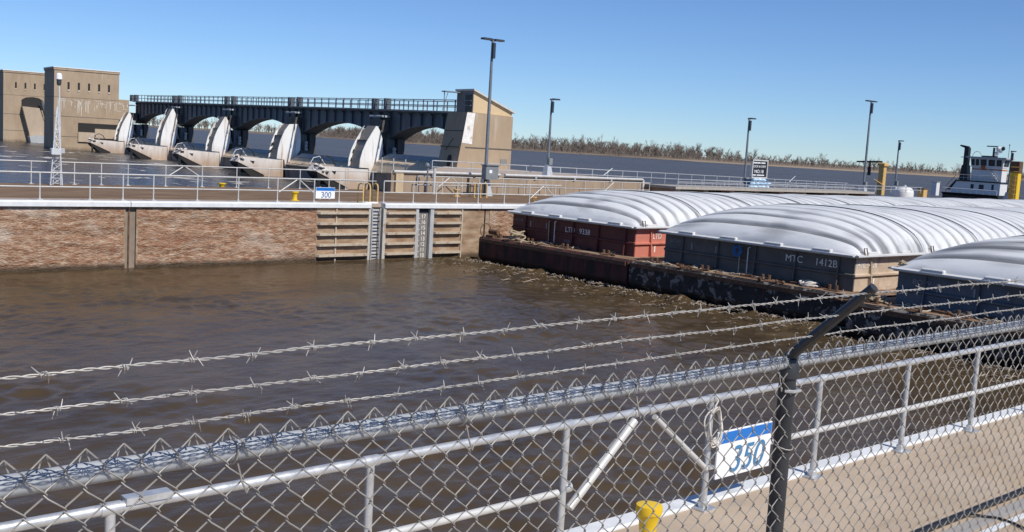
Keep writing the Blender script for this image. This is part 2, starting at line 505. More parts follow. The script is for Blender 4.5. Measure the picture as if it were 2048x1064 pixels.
# ------------------------------------------------------------------ setting: water, ground, walls
WL = -2.24
def grid_obj(name, mat, xs, ys, zf, kind='structure'):
    nx, ny = len(xs), len(ys)
    X, Y = np.meshgrid(xs, ys)
    Z = zf(X, Y)
    co = np.stack([X, Y, Z], -1).reshape(-1, 3).astype(np.float32)
    me = bpy.data.meshes.new(name)
    me.vertices.add(len(co))
    me.vertices.foreach_set('co', co.ravel())
    idx = np.arange(nx * ny).reshape(ny, nx)
    q = np.stack([idx[:-1, :-1], idx[:-1, 1:], idx[1:, 1:], idx[1:, :-1]], -1).reshape(-1, 4)
    me.loops.add(q.size)
    me.loops.foreach_set('vertex_index', q.ravel().astype(np.int32))
    me.polygons.add(len(q))
    me.polygons.foreach_set('loop_start', np.arange(0, q.size, 4, dtype=np.int32))
    me.polygons.foreach_set('use_smooth', np.ones(len(q), dtype=bool))
    me.update(calc_edges=True)
    me.materials.append(mat)
    o = bpy.data.objects.new(name, me)
    C.objects.link(o)
    o['kind'] = kind
    return o
rs = np.random.RandomState(3)
WV = []
for i in range(70):
    lam = .28 * (8 ** rs.rand())
    an = rs.normal(2.2, .75)
    WV.append((2 * math.pi / lam * math.cos(an), 2 * math.pi / lam * math.sin(an), (lam ** .5) * .0046 * rs.uniform(.5, 1.2), rs.rand() * 6.28))
CH = []
for i in range(60):
    lam = .35 * (8 ** rs.rand())
    an = rs.rand() * 6.28
    CH.append((2 * math.pi / lam * math.cos(an), 2 * math.pi / lam * math.sin(an), lam * .010 * rs.uniform(.5, 1.2), rs.rand() * 6.28))
def chamber_z(X, Y):
    Z = np.zeros_like(X)
    for kx, ky, a, p in WV:
        Z += a * np.sin(kx * X + ky * Y + p)
    patch = .6 + .55 * np.sin(.31 * X + .5) * np.sin(.27 * Y + 1.3) + .25 * np.sin(.9 * X + .6 * Y)
    Z *= np.clip(patch, .25, 1.4)
    Q = np.zeros_like(X)
    for kx, ky, a, p in CH:
        Q += a * np.sin(kx * X + ky * Y + p)
    k = np.clip((X - 27.5) / 5.0, 0, 1) ** 1.6
    Z += Q * k * (1 + .5 * np.sin(1.7 * Y))
    return WL + Z
grid_obj('chamber_water', mt['chamber'], np.arange(-6, 33.95, .11), np.arange(6.25, 40.7, .11), chamber_z)
struct(MB().box(34.05, 260, 6.25, 40.7, WL - .6, WL).build('chamber_water', mt['chamber']))
struct(MB().box(-260, -6.02, 6.25, 40.7, WL - .6, WL - .01).build('chamber_water', mt['chamber']))

P0 = Vector((52.9, 0, 0)); DD = Vector((.1435, .98965, 0)); NN = Vector((.98965, -.1435, 0))
def D(t, s, z):
    q = P0 + DD * s + NN * t
    return (q.x, q.y, z)
RZ = WL - .02
struct(MB(D).add([(3, 40, RZ), (5000, 40, RZ), (5000, 6000, RZ), (3, 6000, RZ)], [(0, 1, 2, 3)]).build('river_water', mt['pool']))
struct(MB(D).add([(-4000, 40, RZ), (3, 40, RZ), (3, 6000, RZ), (-4000, 6000, RZ)], [(0, 1, 2, 3)]).build('tail_water', mt['tail']))

# near lock wall (the side we stand on)
struct(MB().box(-120, 260, -60, 6.06, -4, 0).build('ground', mt['deck']))
struct(MB().box(-2000, 4000, -4000, -60, -4, -.4).build('terrain', mt['earth']))
o = MB()
x = -60.0
while x < 120:
    o.bbox(x, x + 5.98, 6.06, 6.27, -4, .03, .015)
    x += 6.0
struct(o.build('near_lock_coping', mt['coping']))
struct(MB().box(-60, 120, 4.20, 4.36, 0, .004).build('deck_joint_strip', flat('grey_joint_strip', (.33, .31, .29), .9)))
struct(MB().box(-60, 120, 4.08, 4.15, 0, .004).build('painted_line', mt['coping']))

# far lock wall: face with relief, coping, deck
fwall = empty('lock_wall', (16, 40.5, 0), 'weathered brown concrete lock wall with pale coping across the water', 'lock wall')
def wall_face(x0, x1, z0, z1, name, mat, amp, y=40.5):
    nx, nz = max(2, int((x1 - x0) / .09)), max(2, int((z1 - z0) / .07))
    mb = MB()
    vs = []
    for j in range(nz + 1):
        for i in range(nx + 1):
            X = x0 + (x1 - x0) * i / nx
            Z = z0 + (z1 - z0) * j / nz
            d = mn.noise(Vector((X * .5, 0, Z * 2.6))) * .6 + mn.noise(Vector((X * 1.8, 5, Z * 6))) * .5 + mn.noise(Vector((X * 5, 9, Z * 11))) * .25
            vs.append((X, y + max(-.4, -d) * amp, Z))
    fs = [(j * (nx + 1) + i, j * (nx + 1) + i + 1, (j + 1) * (nx + 1) + i + 1, (j + 1) * (nx + 1) + i) for j in range(nz) for i in range(nx)]
    mb.add(vs, fs)
    return mb.build(name, mat, fwall, smooth=True)
wall_face(-8, 16.68, -3.2, .12, 'wall_face', mt['wall'], .07)
wall_face(17.2, 25.2, -3.2, .12, 'wall_face', mt['wall'], .07)
wall_face(25.2, 28.0, -3.2, .12, 'wall_face', mt['wall_smooth'], .03)
wall_face(28.72, 30.68, -3.2, .12, 'wall_face', mt['wall_smooth'], .03)
wall_face(31.45, 34.8, -3.2, .12, 'wall_face', mt['wall_smooth'], .03)
wall_face(35.15, 46, -3.2, .12, 'wall_face', mt['wall'], .05)
bk = MB().box(-120, 130, 40.75, 50.0, -4, .20)
bk.build('wall_core', mt['wall_smooth'], fwall)
MB().box(-120, -8, 40.5, 40.75, -4, .12).box(46, 130, 40.5, 40.75, -4, .12).build('wall_face', mt['wall_smooth'], fwall)
# vertical joint recess with jambs, ladder recess, gauge recess, slot
mb = MB()
mb.box(16.68, 17.2, 40.58, 40.75, -4, .12)
mb.build('joint_recess', flat('grey_joint_fill', (.24, .19, .145), .9, over=[((.36, .29, .22), (1, 1, .2), 2, .5, .7, .6)]), fwall)
mb = MB()
mb.prism([(16.64, 40.50), (16.74, 40.50), (16.72, 40.60), (16.64, 40.60)], -3.4, .12, 'z').prism([(17.16, 40.49), (17.24, 40.49), (17.24, 40.60), (17.18, 40.60)], -3.4, .12, 'z')
mb.build('recess_jamb', mt['wall_smooth'], fwall)
MB().box(16.86, 16.92, 40.54, 40.585, -3.4, .15).build('recess_pipe', mt['rust'], fwall)
MB().box(28.0, 28.72, 40.74, 40.745, -4, .11).build('ladder_recess_back', mt['raised'], fwall)
mb = MB()
for a, b in ((27.9, 28.02), (28.70, 28.86)):
    mb.box(a, b, 40.44, 40.74, -3.4, .11)
mb.build('recess_jamb', flat('pale_jamb_steel', (.48, .45, .40), .7, over=[((.25, .15, .09), (1, 1, 1), 3, .55, .7, .7)]), fwall)
MB().box(30.68, 31.45, 40.70, 40.74, -4, .11).build('gauge_recess_back', mt['raised'], fwall)
mb = MB()
mb.box(30.56, 30.72, 40.44, 40.70, -3.4, .11).box(31.41, 31.62, 40.44, 40.70, -3.4, .11)
mb.build('recess_jamb', mt['steel_foot'], fwall)
MB().box(34.8, 34.9, 40.52, 40.75, -3.4, .12).build('wall_slot', mt['dark'], fwall)
MB().box(34.9, 35.15, 40.51, 40.75, -3.4, .12).build('wall_slot_side', mt['wall_smooth'], fwall)
# armour strips
for (a, b) in ((25.3, 27.86), (28.9, 30.5), (31.7, 33.25)):
    for k in range(5):
        z = -.10 - k * .47
        mb = MB()
        mb.prism([(a, 40.32), (b, 40.32), (b + .1, 40.52), (a - .1, 40.52)], z - .05, z + .05, 'z')
        mb.build('armour_strip', mt['rust_rail'], fwall)
for xa in (33.32, 26.15):
    MB().box(xa, xa + .07, 40.43, 40.53, -3.2, .1).build('armour_strip', mt['rust_rail'], fwall)
# coping
xs = [-60, -30, -8, 4.8, 16.9, 28.0, 28.74, 34.5, 41, 47, 59, 80, 128]
for a, b in zip(xs[:-1], xs[1:]):
    if a == 28.0:
        MB().bbox(a + .01, b - .01, 40.9, 41.2, .1, .36, .03).build('coping_slab', mt['coping'], fwall)
    else:
        mb = MB()
        mb.prism([(40.38, .13), (40.38, .29), (40.42, .335), (40.70, .345), (40.72, .13)], a + .012, b - .012, 'x')
        mb.build('coping_slab', mt['coping'], fwall)
struct(MB().box(-120, 130, 40.72, 42.2, .15, .30).build('deck_strip', mt['apron']))
struct(MB().box(-120, 130, 42.2, 52.4, .15, .26).build('wall_deck', mt['brown_deck']))
struct(MB().box(-120, 35.85, 50.0, 52.4, -4, .15).build('wall_back', mt['raised']))
# ladder and its yellow hoops
lad = empty('wall_ladder', (28.35, 40.8, -2.2), 'grey steel ladder in a recess of the far lock wall', 'ladder')
for xx in (28.14, 28.58):
    MB().box(xx - .03, xx + .03, 40.50, 40.56, -3.2, .11).build('stile', mt['galv'], lad)
for k in range(11):
    MB().tube((28.14, 40.53, -2.9 + k * .3), (28.58, 40.53, -2.9 + k * .3), .028, 6).build('rung', mt['black'], lad)
MB().box(28.12, 28.60, 40.68, 40.70, -3.2, .11).build('back_plate', flat('pale_ladder_plate', (.5, .5, .5), .6), lad)
for i, xx in enumerate((27.93, 28.3, 28.72)):
    h = empty('grab_rail', (xx, 41.2, .3), ['yellow bent grab rail, left of the three above the wall ladder', 'yellow bent grab rail, middle of the three above the wall ladder',
               'yellow bent grab rail, right of the three above the wall ladder'][i], 'grab rail', 'yellow grab rails above the wall ladder')
    MB().path([(xx, 41.0, .3), (xx, 41.0, 1.05), (xx, 41.06, 1.16), (xx, 41.2, 1.2), (xx, 41.36, 1.14), (xx, 41.42, 1.0), (xx, 41.42, .3)], .035, 8).build('rail_tube', mt['yellow_old'], h, True)
    MB().box(xx - .06, xx + .06, 40.94, 41.48, .27, .31).build('foot_plate', mt['yellow_old'], h)
# staff gauge
ga = empty('water_gauge', (31.1, 40.9, -2.2), 'white numbered staff gauge board set in the lock wall recess', 'gauge')
MB().box(30.74, 31.39, 40.62, 40.66, -3.2, -.05).build('board', flat('grey_gauge_board', (.20, .18, .16), .8), ga)
MB().box(30.74, 31.39, 40.60, 40.69, -.05, .11).build('board_head', mt['dark'], ga)
for k, n in enumerate((17, 16, 15, 14, 13, 12, 11, 10)):
    z = -.30 - k * .262
    text(str(n), .27, (30.99, 40.612, z - .07), (1, 0, 0), (0, 0, 1), mt['gauge'], ga, 'gauge_number', .004)
    mb = MB()
    for q in range(5):
        mb.box(30.78, 30.78 + (.16 if q == 0 else .09), 40.61, 40.62, z - .07 + q * .052, z - .07 + q * .052 + .022)
    mb.build('gauge_mark', mt['gauge'], ga)

# raised parapet wall upstream with white pipe
rw = empty('parapet_wall', (46, 50, .2), 'stained concrete parapet wall with a white pipe along its top', 'wall')
MB().box(35.9, 57.4, 50.0, 50.5, -1, 1.36).build('wall_body', mt['raised'], rw)
MB().prism([(35.9, 50.5), (36.4, 50.5), (38.0, 52.5), (37.4, 52.5)], -4, 1.2, 'z').build('wall_return', mt['raised'], rw)
MB().box(36.1, 36.62, 49.8, 50.0, .2, 1.36).build('end_pilaster', flat('pale_yellow_pilaster', (.50, .39, .25), .8), rw)
mb = MB()
mb.path([(36.0, 49.93, 1.46), (44.0, 49.93, 1.46)], .085, 10)
mb.build('pipe', mt['galv_white'], rw, True)
mb = MB()
mb.path([(44.4, 49.93, 1.46), (57.2, 49.93, 1.46), (57.3, 49.93, 1.4), (57.3, 49.93, .3)], .085, 10)
mb.build('pipe', mt['galv_white'], rw, True)
for xx in (38.8, 47, 50.5, 54):
    MB().box(xx - .08, xx + .08, 49.86, 50.02, 1.30, 1.40).build('pipe_bracket', mt['galv'], rw)
o = MB().prism([(36.4, 50.5), (60, 50.5), (70, 62.4), (70, 80), (63.5, 80), (38, 52.5)], -4, 1.0, 'z')
struct(o.build('upper_deck', mt['apron']))
struct(MB().box(70, 105, 61.5, 62.4, -4, .34).build('river_wall', mt['apron']))
struct(MB().box(60, 130, 52.4, 57.5, -4, .24).build('lamp_terrace', mt['brown_deck']))
# low machinery housing with dark bays right of the parapet
mh = empty('machinery_housing', (66, 49, .2), 'low grey concrete machinery housing with dark open bays beyond the parapet', 'housing')
MB().box(58, 84, 49.9, 50.5, -1, 1.05).build('back_wall', mt['raised'], mh)
MB().box(57.8, 84, 47.4, 50.2, .98, 1.16).build('roof_slab', flat('grey_roof_slab', (.36, .33, .29), .9), mh)
for k in range(9):
    xx = 58 + k * 3.1
    MB().box(xx, xx + .55, 47.6, 49.9, .2, .98).build('bay_wall', mt['raised'], mh)
for k in (1, 3, 4, 6):
    xx = 58.55 + k * 3.1
    MB().box(xx, xx + 2.55, 48.4, 48.6, .2, .98).build('bay_door', mt['black'], mh)  # black sheet painting the dark inside of an open bay
MB().path([(57.6, 47.3, .6), (84, 47.3, .6)], .09, 8).build('pipe', mt['galv_white'], mh, True)

# ------------------------------------------------------------------ railings
def railing(label, x0, x1, y, zf, h, posts, r=.03, mid=.5, mat=None, group=None, braces=(), plates=True, base=None, zslope=0.0, loops=False):
    mat = mat or mt['galv_white']
    rr = empty('guard_railing', (x0, y, zf), label, 'railing', group)
    zz = lambda x: zf + zslope * (x - x0)
    MB().path([(x0, y, zz(x0) + h), (x1, y, zz(x1) + h)], r, 10).build('top_rail', mat, rr, True)
    if mid:
        MB().path([(x0, y, zz(x0) + mid), (x1, y, zz(x1) + mid)], r * .92, 10).build('mid_rail', mat, rr, True)
    p0 = None
    for xx in posts:
        if p0 is None:
            p0 = MB().tube((xx, y, zz(xx)), (xx, y, zz(xx) + h), r * .95, 10).build('post', mat, rr, True)
            px = xx
        else:
            dup_mesh(p0, rr, (xx - px, 0, zz(xx) - zz(px)))
    if plates:
        q0 = None
        for xx in posts:
            if q0 is None:
                mb = MB().box(xx - .10, xx + .10, y - .09, y + .09, zz(xx), zz(xx) + .018)
                mb.lathe([(r * 1.5, zz(xx) + .018), (r * 1.5, zz(xx) + .07), (r * 1.1, zz(xx) + .08)], xx, y, 10)
                q0 = mb.build('base_plate', mat, rr)
                px2 = xx
            else:
                dup_mesh(q0, rr, (xx - px2, 0, zz(xx) - zz(px2)))
    for (xa, za, xb, zb) in braces:
        MB().tube((xa, y - .02, zf + za), (xb, y - .02, zf + zb), r, 10).build('brace', mat, rr, True)
    return rr
near_posts = [-3.0, -1.2, .6, 2.42, 4.24, 6.16, 8.06, 9.9, 11.75, 13.52, 15.3, 17.1, 18.9, 20.7]
nr = railing('thick galvanised pipe railing along the near lock edge behind the chain link fence', -3.0, 6.16 + .9, 6.0, .0, 1.06, near_posts, .033, .50, mt['galv'])
# the top rail runs the whole length; the mid rail stops at the braces
for ch in list(nr.children):
    if ch.name.startswith(('top_rail', 'mid_rail')):
        bpy.data.objects.remove(ch)
MB().path([(-3.4, 6, 1.06), (21, 6, 1.06)], .034, 12).build('top_rail', mt['galv'], nr, True)
MB().path([(-3.4, 6, .50), (6.1, 6, .50)], .031, 10).build('mid_rail', mt['galv_white'], nr, True)
MB().path([(8.12, 6, .50), (21, 6, .50)], .031, 10).build('mid_rail', mt['galv_white'], nr, True)
MB().tube((6.96, 5.97, 1.0), (6.22, 5.97, .36), .036, 12).build('brace', mt['galv_white'], nr, True)
MB().tube((7.22, 5.97, 1.0), (8.02, 5.97, .40), .026, 10).build('brace', mt['galv_white'], nr, True)
for xx in near_posts:
    MB().path([(xx - .06, 6, 1.06), (xx + .06, 6, 1.06)], .041, 12).build('rail_sleeve', mt['galv'], nr, True)
for xx, zz in ((7.0, 1.03), (7.19, 1.03), (6.2, .5)):
    MB().path([(xx - .035, 6, zz + .03), (xx + .035, 6, zz + .03)], .045, 12).build('rail_sleeve', mt['galv'], nr, True)
MB().box(2.50, 2.78, 5.955, 6.045, 1.075, 1.115).build('rail_clamp', mt['galv'], nr)

railing('white pipe railing along the far lock edge, left of the wall ladder', -20, 27.94, 41.0, .33, 1.0,
        [-18.5, -16.6, -14.7, -12.8, -10.9, -9, -7.1, -5.2, -3.3, -1.4, .5, 2.4, 4.3, 6.2, 8.1, 10, 11.9, 13.73, 15.56, 16.83, 18.05, 19.89, 21.71, 23.54, 25.35, 26.64, 27.94], .027, .48,
        group='railings on the far lock wall', braces=((23.6, .42, 24.45, .95), (24.6, .95, 25.3, .42)))
railing('white pipe railing along the far lock edge, right of the wall ladder', 29.06, 40.5, 41.0, .33, 1.0,
        [29.06, 30.76, 32.13, 33.43, 34.77, 36.51, 38.25, 40.1], .027, .48, group='railings on the far lock wall', braces=((38.3, .3, 39.2, .95), (39.35, .95, 40.1, .3)))
railing('white pipe railing along the river side of the far lock wall, before the dam gates', -20, 36.3, 52.0, .26, 1.05,
        [-18, -16, -14, -12, -10, -8, -6, -4, -2, 0, 2, 4, 6, 8, 10, 11.8, 13.5, 15.2, 17.02, 18.99, 20.27, 21.58, 23.51, 25.47, 27.41, 29.29, 31.22, 33.09, 34.2, 36.04], .028, .52,
        group='railings on the far lock wall', braces=((23.6, .5, 24.4, 1.0), (24.55, 1.0, 25.4, .5)))
railing('pipe railing running just in front of the stained parapet wall', 37.4, 57.5, 49.5, .26, 1.0,
        [37.4, 39.2, 40.7, 42, 43.9, 45.7, 47.5, 49.3, 51.1, 52.9, 54.7, 56.5, 57.5], .027, .5, group='railings on the far lock wall',
        braces=((38.9, .4, 39.7, .95), (39.9, .95, 40.7, .4), (53, .4, 53.8, .95)))
railing('long grey pipe railing on the upper deck against the pool water', 48, 104, 61.9, .98, .92,
        [48 + 1.85 * k for k in range(31)], .036, .46, mt['galv'], 'railings on the far lock wall', braces=((66, .3, 67, .9), (93, .3, 94, .9)), zslope=-.0098, plates=False)
railing('low pipe railing along the roof edge of the machinery housing', 58, 92, 47.4, 1.16, .5, [58 + 2.6 * k for k in range(14)], .03, .25, mt['galv'],
        'railings on the far lock wall', plates=False)
railing('shorter pipe railing standing nearest the blue and white sign', 66, 92, 54.0, .24, 1.0, [66 + 1.1 * k for k in range(24)], .03, .5, mt['galv'],
        'railings on the far lock wall', plates=False)

# ------------------------------------------------------------------ dam
# abutment tower at the lock end
ab = empty('dam_abutment_tower', D(2, 79, -2), 'tan concrete abutment tower with sloping cream gable at the end of the dam bridge', 'tower')
MB(D).add([(.2, 79, 6.15), (5.3, 79, 6.0), (5.3, 79, -3), (-1.35, 79, -3), (.2, 82.6, 6.15), (5.3, 82.6, 6.0), (5.3, 82.6, -3), (-1.35, 82.6, -3)],
          [(3, 2, 1, 0), (4, 5, 6, 7), (0, 1, 5, 4), (1, 2, 6, 5), (3, 0, 4, 7), (2, 3, 7, 6)]).build('tower_body', mt['buff'], ab)
MB(D).prism([(.95, 6.16), (.95, 8.2), (5.15, 6.55), (5.3, 6.3), (5.3, 6.02)], 79.25, 82.2, 'y').build('gable_house', mt['cream'], ab)
MB(D).prism([(.8, 8.18), (.8, 8.33), (5.5, 6.5), (5.5, 6.33)], 79.0, 82.45, 'y').build('sloping_roof', flat('pale_metal_roof', (.55, .53, .49), .5), ab)
MB(D).box(.88, .95, 79.25, 82.2, 6.15, 8.2).build('front_wall', mt['butt'], ab)
MB(D).box(.80, .88, 79.45, 80.5, 6.2, 7.75).build('doorway', mt['black'], ab)
for z in (6.75, 7.2):
    MB(D).box(.72, .80, 79.4, 80.55, z, z + .07).build('door_bar', mt['girder_rail'], ab)
MB(D).box(-.9, .9, 81.4, 82.1, 7.95, 8.05).build('canopy', mt['girder_rail'], ab)
MB(D).tube((-.8, 81.7, 6.2), (-.8, 81.7, 8), .05, 6).tube((-.8, 82.0, 6.2), (-.4, 81.7, 8), .03, 6).build('canopy_post', mt['girder_rail'], ab)
# string courses and white wash on the lit face
MB(D).box(.15, 5.32, 78.95, 79.0, 2.85, 2.93).build('construction_joint', mt['pier_dark'], ab)
mb = MB(D).add([(.17, 78.985, 6.1), (1.05, 78.985, 6.1), (.9, 78.985, 4.6), (.85, 78.985, 3.2), (-.27, 78.985, 3.3)], [(0, 4, 3, 2, 1)])
mb.build('whitewash_patch', flat('flaking_whitewash', (.74, .72, .68), .8, over=[((.42, .33, .24), (1, 1, .6), 2.5, .56, .66, .8)]), ab)
MB(D).box(-.12, -.02, 79.0, 82.6, 4.35, 4.43).box(-.5, -.38, 79.0, 82.6, 2.85, 2.93).build('front_joint', mt['pier_dark'], ab)
fz = lambda z: .2 - (6.15 - z) * .1694 - .03
MB(D).add([(fz(2.1), 80.35, 2.1), (fz(2.1), 80.85, 2.1), (fz(1.6), 81.0, 1.6), (fz(.9), 80.75, .9), (fz(-.5), 80.8, -.5), (fz(-.5), 80.2, -.5), (fz(.9), 80.3, .9), (fz(1.6), 80.15, 1.6)],
          [tuple(range(8))]).build('keyhole_opening', mt['dark'], ab)
MB(D).add([(fz(3.7), 80.5, 3.7), (fz(3.7), 80.65, 3.7), (fz(2.5), 81.75, 2.5), (fz(2.5), 81.6, 2.5)], [(0, 1, 2, 3)]).build('diagonal_pipe', mt['black'], ab)
MB(D).box(4.1, 4.85, 78.96, 79.0, 1.45, 1.95).build('vent_grille', mt['butt'], ab)

# service bridge with haunched girder spans
zb = lambda s: 6.2 + (s - 91) * .0104
PS = [97.5, 121.5, 145.8, 171.5, 198.5]       # piers (near face)
br = empty('dam_service_bridge', D(6, 90, 2), 'slate grey steel service bridge with arched spans across the dam', 'bridge')
ends = [80.6] + [p + 1.4 for p in PS]
BE = 201.3
GT0, GT1 = 2.0, 4.0
ends[-1] = BE + .0
for a, b in zip(ends[:-1], ends[1:]):
    L_ = b - a
    pts = [(max(82.61, a + .05), zb(a)), (b - .05, zb(b))]
    low = []
    for k in range(17):
        u = k / 16
        s_ = b - .05 + (a - b + .1) * u
        end_l = False
        if end_l:                      # last half span: lands on the tower without a haunch
            zz = 4.62 - 2.0 * max(0, (s_ - 90.0) / (b - 90.0)) ** 2.2
        else:
            c = 2 * (s_ - (a + b) / 2) / L_
            zz = 4.75 + (s_ - 91) * .006 - 2.0 * abs(c) ** 2.2
        if s_ >= 82.6:
            low.append((s_, zz))
    pts += low
    mb = MB(lambda s, t, z: D(t, s, z))
    mb.prism(pts, GT0, GT1, 'y')
    g_ = mb.build('girder_span', mt['girder'], br)
    n_ = max(3, int(L_ / 2.2))
    for k in range(n_):
        s_ = a + (k + .5) * L_ / n_
        if s_ < 82.7:
            continue
        if False:
            zl_ = 4.62 - 2.0 * max(0, (s_ - 90.0) / (b - 90.0)) ** 2.2
        else:
            zl_ = 4.75 + (s_ - 91) * .006 - 2.0 * abs(2 * (s_ - (a + b) / 2) / L_) ** 2.2
        m1 = MB(D).box(GT0 - .18, GT0, s_ - .05, s_ + .05, zl_ + .05, zb(s_) - .18)
        m1.prism([(GT0 - .5, zb(s_) - .16), (GT0, zb(s_) - .16), (GT0, zb(s_) - .62)], s_ - .08, s_ + .08, 'y')
        m1.build('girder_stiffener', mt['girder'], br)
    m1 = MB(lambda s, t, z: D(t, s, z))
    m1.prism([(max(a, 82.6), zb(a)), (b, zb(b)), (b, zb(b) + .16), (max(a, 82.6), zb(a) + .16)], GT0 - .6, GT1 + .3, 'y')
    m1.build('bridge_deck', flat('pale_bridge_deck', (.30, .30, .30), .8), br)
for tt in (1.2, 4.0):
    for hh in (.5, 1.05):
        MB(D).tube((tt, 82.6, zb(82.6) + .16 + hh), (tt, BE, zb(BE) + .16 + hh), .045, 6).build('bridge_rail', mt['girder_rail'], br)
p0 = None
for tt in (1.2, 4.0):
    s_ = 83.0
    while s_ < BE:
        a = D(tt, s_, zb(s_) + .1)
        if p0 is None:
            p0 = MB().box(a[0] - .045, a[0] + .045, a[1] - .045, a[1] + .045, a[2], a[2] + 1.1).build('rail_post', mt['girder_rail'], br)
            pa = a
        else:
            dup_mesh(p0, br, (a[0] - pa[0], a[1] - pa[1], a[2] - pa[2]))
        s_ += 2.1
for s_ in PS:
    z = zb(s_)
    for (ds, w_) in ((-.2, .5), (2.6, .6)):
        MB(D).bbox(1.0, 1.7, s_ + ds, s_ + ds + w_, z + .1, z + 1.3, .06).build('hoist_box', mt['girder'], br)
    MB(D).bbox(.7, 1.65, s_ - .2, s_ + 3.0, z - .75, z - .55, .05).build('hoist_platform', mt['slab'], br)

piers_lab = ['nearest the abutment tower', 'second from the abutment tower', 'in the middle of the row of five', 'second from the big tan gate tower', 'against the big tan gate tower']
for i, s0 in enumerate(PS):
    pr = empty('bridge_pier', D(5, s0, -2.2), 'dark concrete pier under the dam bridge, ' + piers_lab[i], 'pier', 'piers under the dam bridge')
    MB(D).box(1.3, 3.7, s0, s0 + 2.8, -3.5, 1.2).build('pier_base', mt['pier_dark'], pr)  # bridge shadow is put into the pier's dark colour
    MB(D).box(2.9, 3.7, s0 + .1, s0 + 2.7, 1.2, 3.3).build('pier_shaft', mt['pier_dark'], pr)
    MB(D).box(1.6, 2.6, s0 + .3, s0 + 1.0, 1.2, 3.2).box(1.6, 2.6, s0 + 1.9, s0 + 2.4, 1.2, 3.2).build('hoist_frame', mt['girder'], pr)
    MB(D).box(.75, 1.68, s0 + .1, s0 + 2.7, 3.9, 5.3).build('hoist_housing', mt['pier_dark'], pr)
    MB(D).prism([(.5, 4.0), (.35, 1.2), (1.75, 1.2), (1.5, .45 + .75)], s0 + .3, s0 + 2.6, 'y').build('pier_nose', mt['butt'], pr)
    mb = MB(D)
    for q in range(3):
        mb.blob((2.35, s0 - .1, 1.35 + q * .4), .24, .2, .24)
    mb.build('hoist_drum', mt['slab'], pr, True)
    # white steel gate arm on the downstream nose
    ga_ = empty('spillway_gate', D(-1, s0, -2.2), 'white rust-streaked steel gate fin, ' + piers_lab[i], 'gate', 'white gate fins of the dam')
    lean = [.0, .0, -.1, .05, .0][i]
    top = [4.45, 4.35, 4.95, 6.0, 5.25][i]
    k = (top - .1) / 4.3
    blade = [(-1.72, .05), (-1.66, .9 * k), (-1.42, 1.8 * k), (-1.0, 2.75 * k), (-.42, 3.7 * k), (.08, 4.35 * k + .15), (.26, 4.33 * k + .1), (.60, 3.9 * k), (.88, 3.1 * k), (.96, 2.4 * k), (.9, 1.5 * k), (.68, .7), (.5, .1), (.42, -2.6), (-.5, -2.6), (-.6, .0)]
    if i == 1:
        blade = [(-1.5, .0), (-1.38, 1.2), (-1.1, 2.3), (-.6, 3.5), (.0, 4.35), (1.15, 4.45), (1.5, 3.6), (1.6, 2.4), (1.55, 1.2), (1.0, .3), (.7, -.4), (.6, -2.6), (-.2, -2.6), (-.5, -.1)]
    MB(D).prism(blade, s0 - .12, s0, 'y').build('near_plate', mt['gate_white'], ga_)
    far = [(p[0] - .02, p[1]) for p in blade if p[1] > -.2 and p[0] < .5]
    far = [p for p in blade[:6]] + [(-.15, 4.2 * k), (-.5, 3.0 * k), (-.95, 1.7 * k), (-1.15, .3)]
    MB(D).prism(far, s0 + 2.7, s0 + 2.82, 'y').build('far_plate', mt['gate_white'], ga_)
    for (ta, za) in ((-.62, 2.72), (-1.1, 1.75), (-1.32, .85)):
        zz = za * k
        MB(D).prism([(ta - .22, zz - .3), (ta + .12, zz - .12), (ta + .22, zz + .3), (ta - .08, zz + .12)], s0 + 2.66, s0 + 2.7, 'y').build('lightening_hole', mt['black'], ga_)
    web = [(p[0] + .30, p[1]) for p in blade[:6]]
    web = web + [(p[0] + .12, p[1]) for p in reversed(web)]
    MB(D).prism(web, s0 + .0, s0 + 2.7, 'y').build('front_web', mt['gate_grey'], ga_)
    for zz in (1.2 * k, 2.9 * k):
        MB(D).box(-1.4 + zz * .22, -.9 + zz * .22, s0, s0 + 2.7, zz, zz + .06).build('web_rib', mt['pier_dark'], ga_)
    arm = [(-6.55, -.55), (-6.0, .0), (-5.2, .02), (-1.75, -.12), (-.65, -.12), (-.6, -2.6), (-3.3, -2.6), (-3.05, -2.1)]
    MB(D).prism(arm, s0 - .1, s0 + 2.7, 'y').build('arm_body', mt['gate_white'], ga_)
    MB(D).prism([(-6.5, -.62), (-3.1, -2.15), (-3.3, -2.6), (-4.4, -2.6), (-6.4, -.95)], s0 - .02, s0 + 2.6, 'y').build('arm_underside', mt['dark'], ga_)  # near-black wedge paints in the shade below the arm
    MB(D).prism([(-4.95, -.38), (-4.35, -.42), (-4.5, -.78)], s0 - .13, s0 - .1, 'y').build('arm_opening', mt['black'], ga_)
    mb = MB(D)
    for q in range(7):
        mb.blob((-6.7 + q * .22, s0 + random.uniform(-.2, 1.2), -.15 + random.uniform(-.3, .3)), .2, .3, .2, 7, 5)
    mb.build('trunnion_casting', mt['gate_white'], ga_)
    MB(D).box(-6.2, -5.7, s0 - .16, s0 - .1, -.35, -.1).box(-6.75, -6.5, s0 - .16, s0 + .3, -.05, .12).build('trunnion_slot', mt['black'], ga_)
    MB(D).path([(-5.6, s0 + 1.5, .1), (-5.3, s0 + 1.6, .9), (-4.7, s0 + 1.7, 1.15), (-4.0, s0 + 1.8, .8), (-3.6, s0 + 1.9, .1)], .07, 6).build('cable_guard', mt['black'], ga_)
    MB(D).path([(-6.3, s0 + 2.4, .1), (-5.9, s0 + 2.4, .8), (-5.2, s0 + 2.4, 1.0), (-4.5, s0 + 2.4, .1)], .05, 6).build('cable_guard', mt['galv_light'], ga_)
    cb = empty('trunnion_block', D(-5.5, s0, -2.2), 'tan concrete block under the gate fin ' + piers_lab[i], 'block', 'trunnion blocks of the dam')
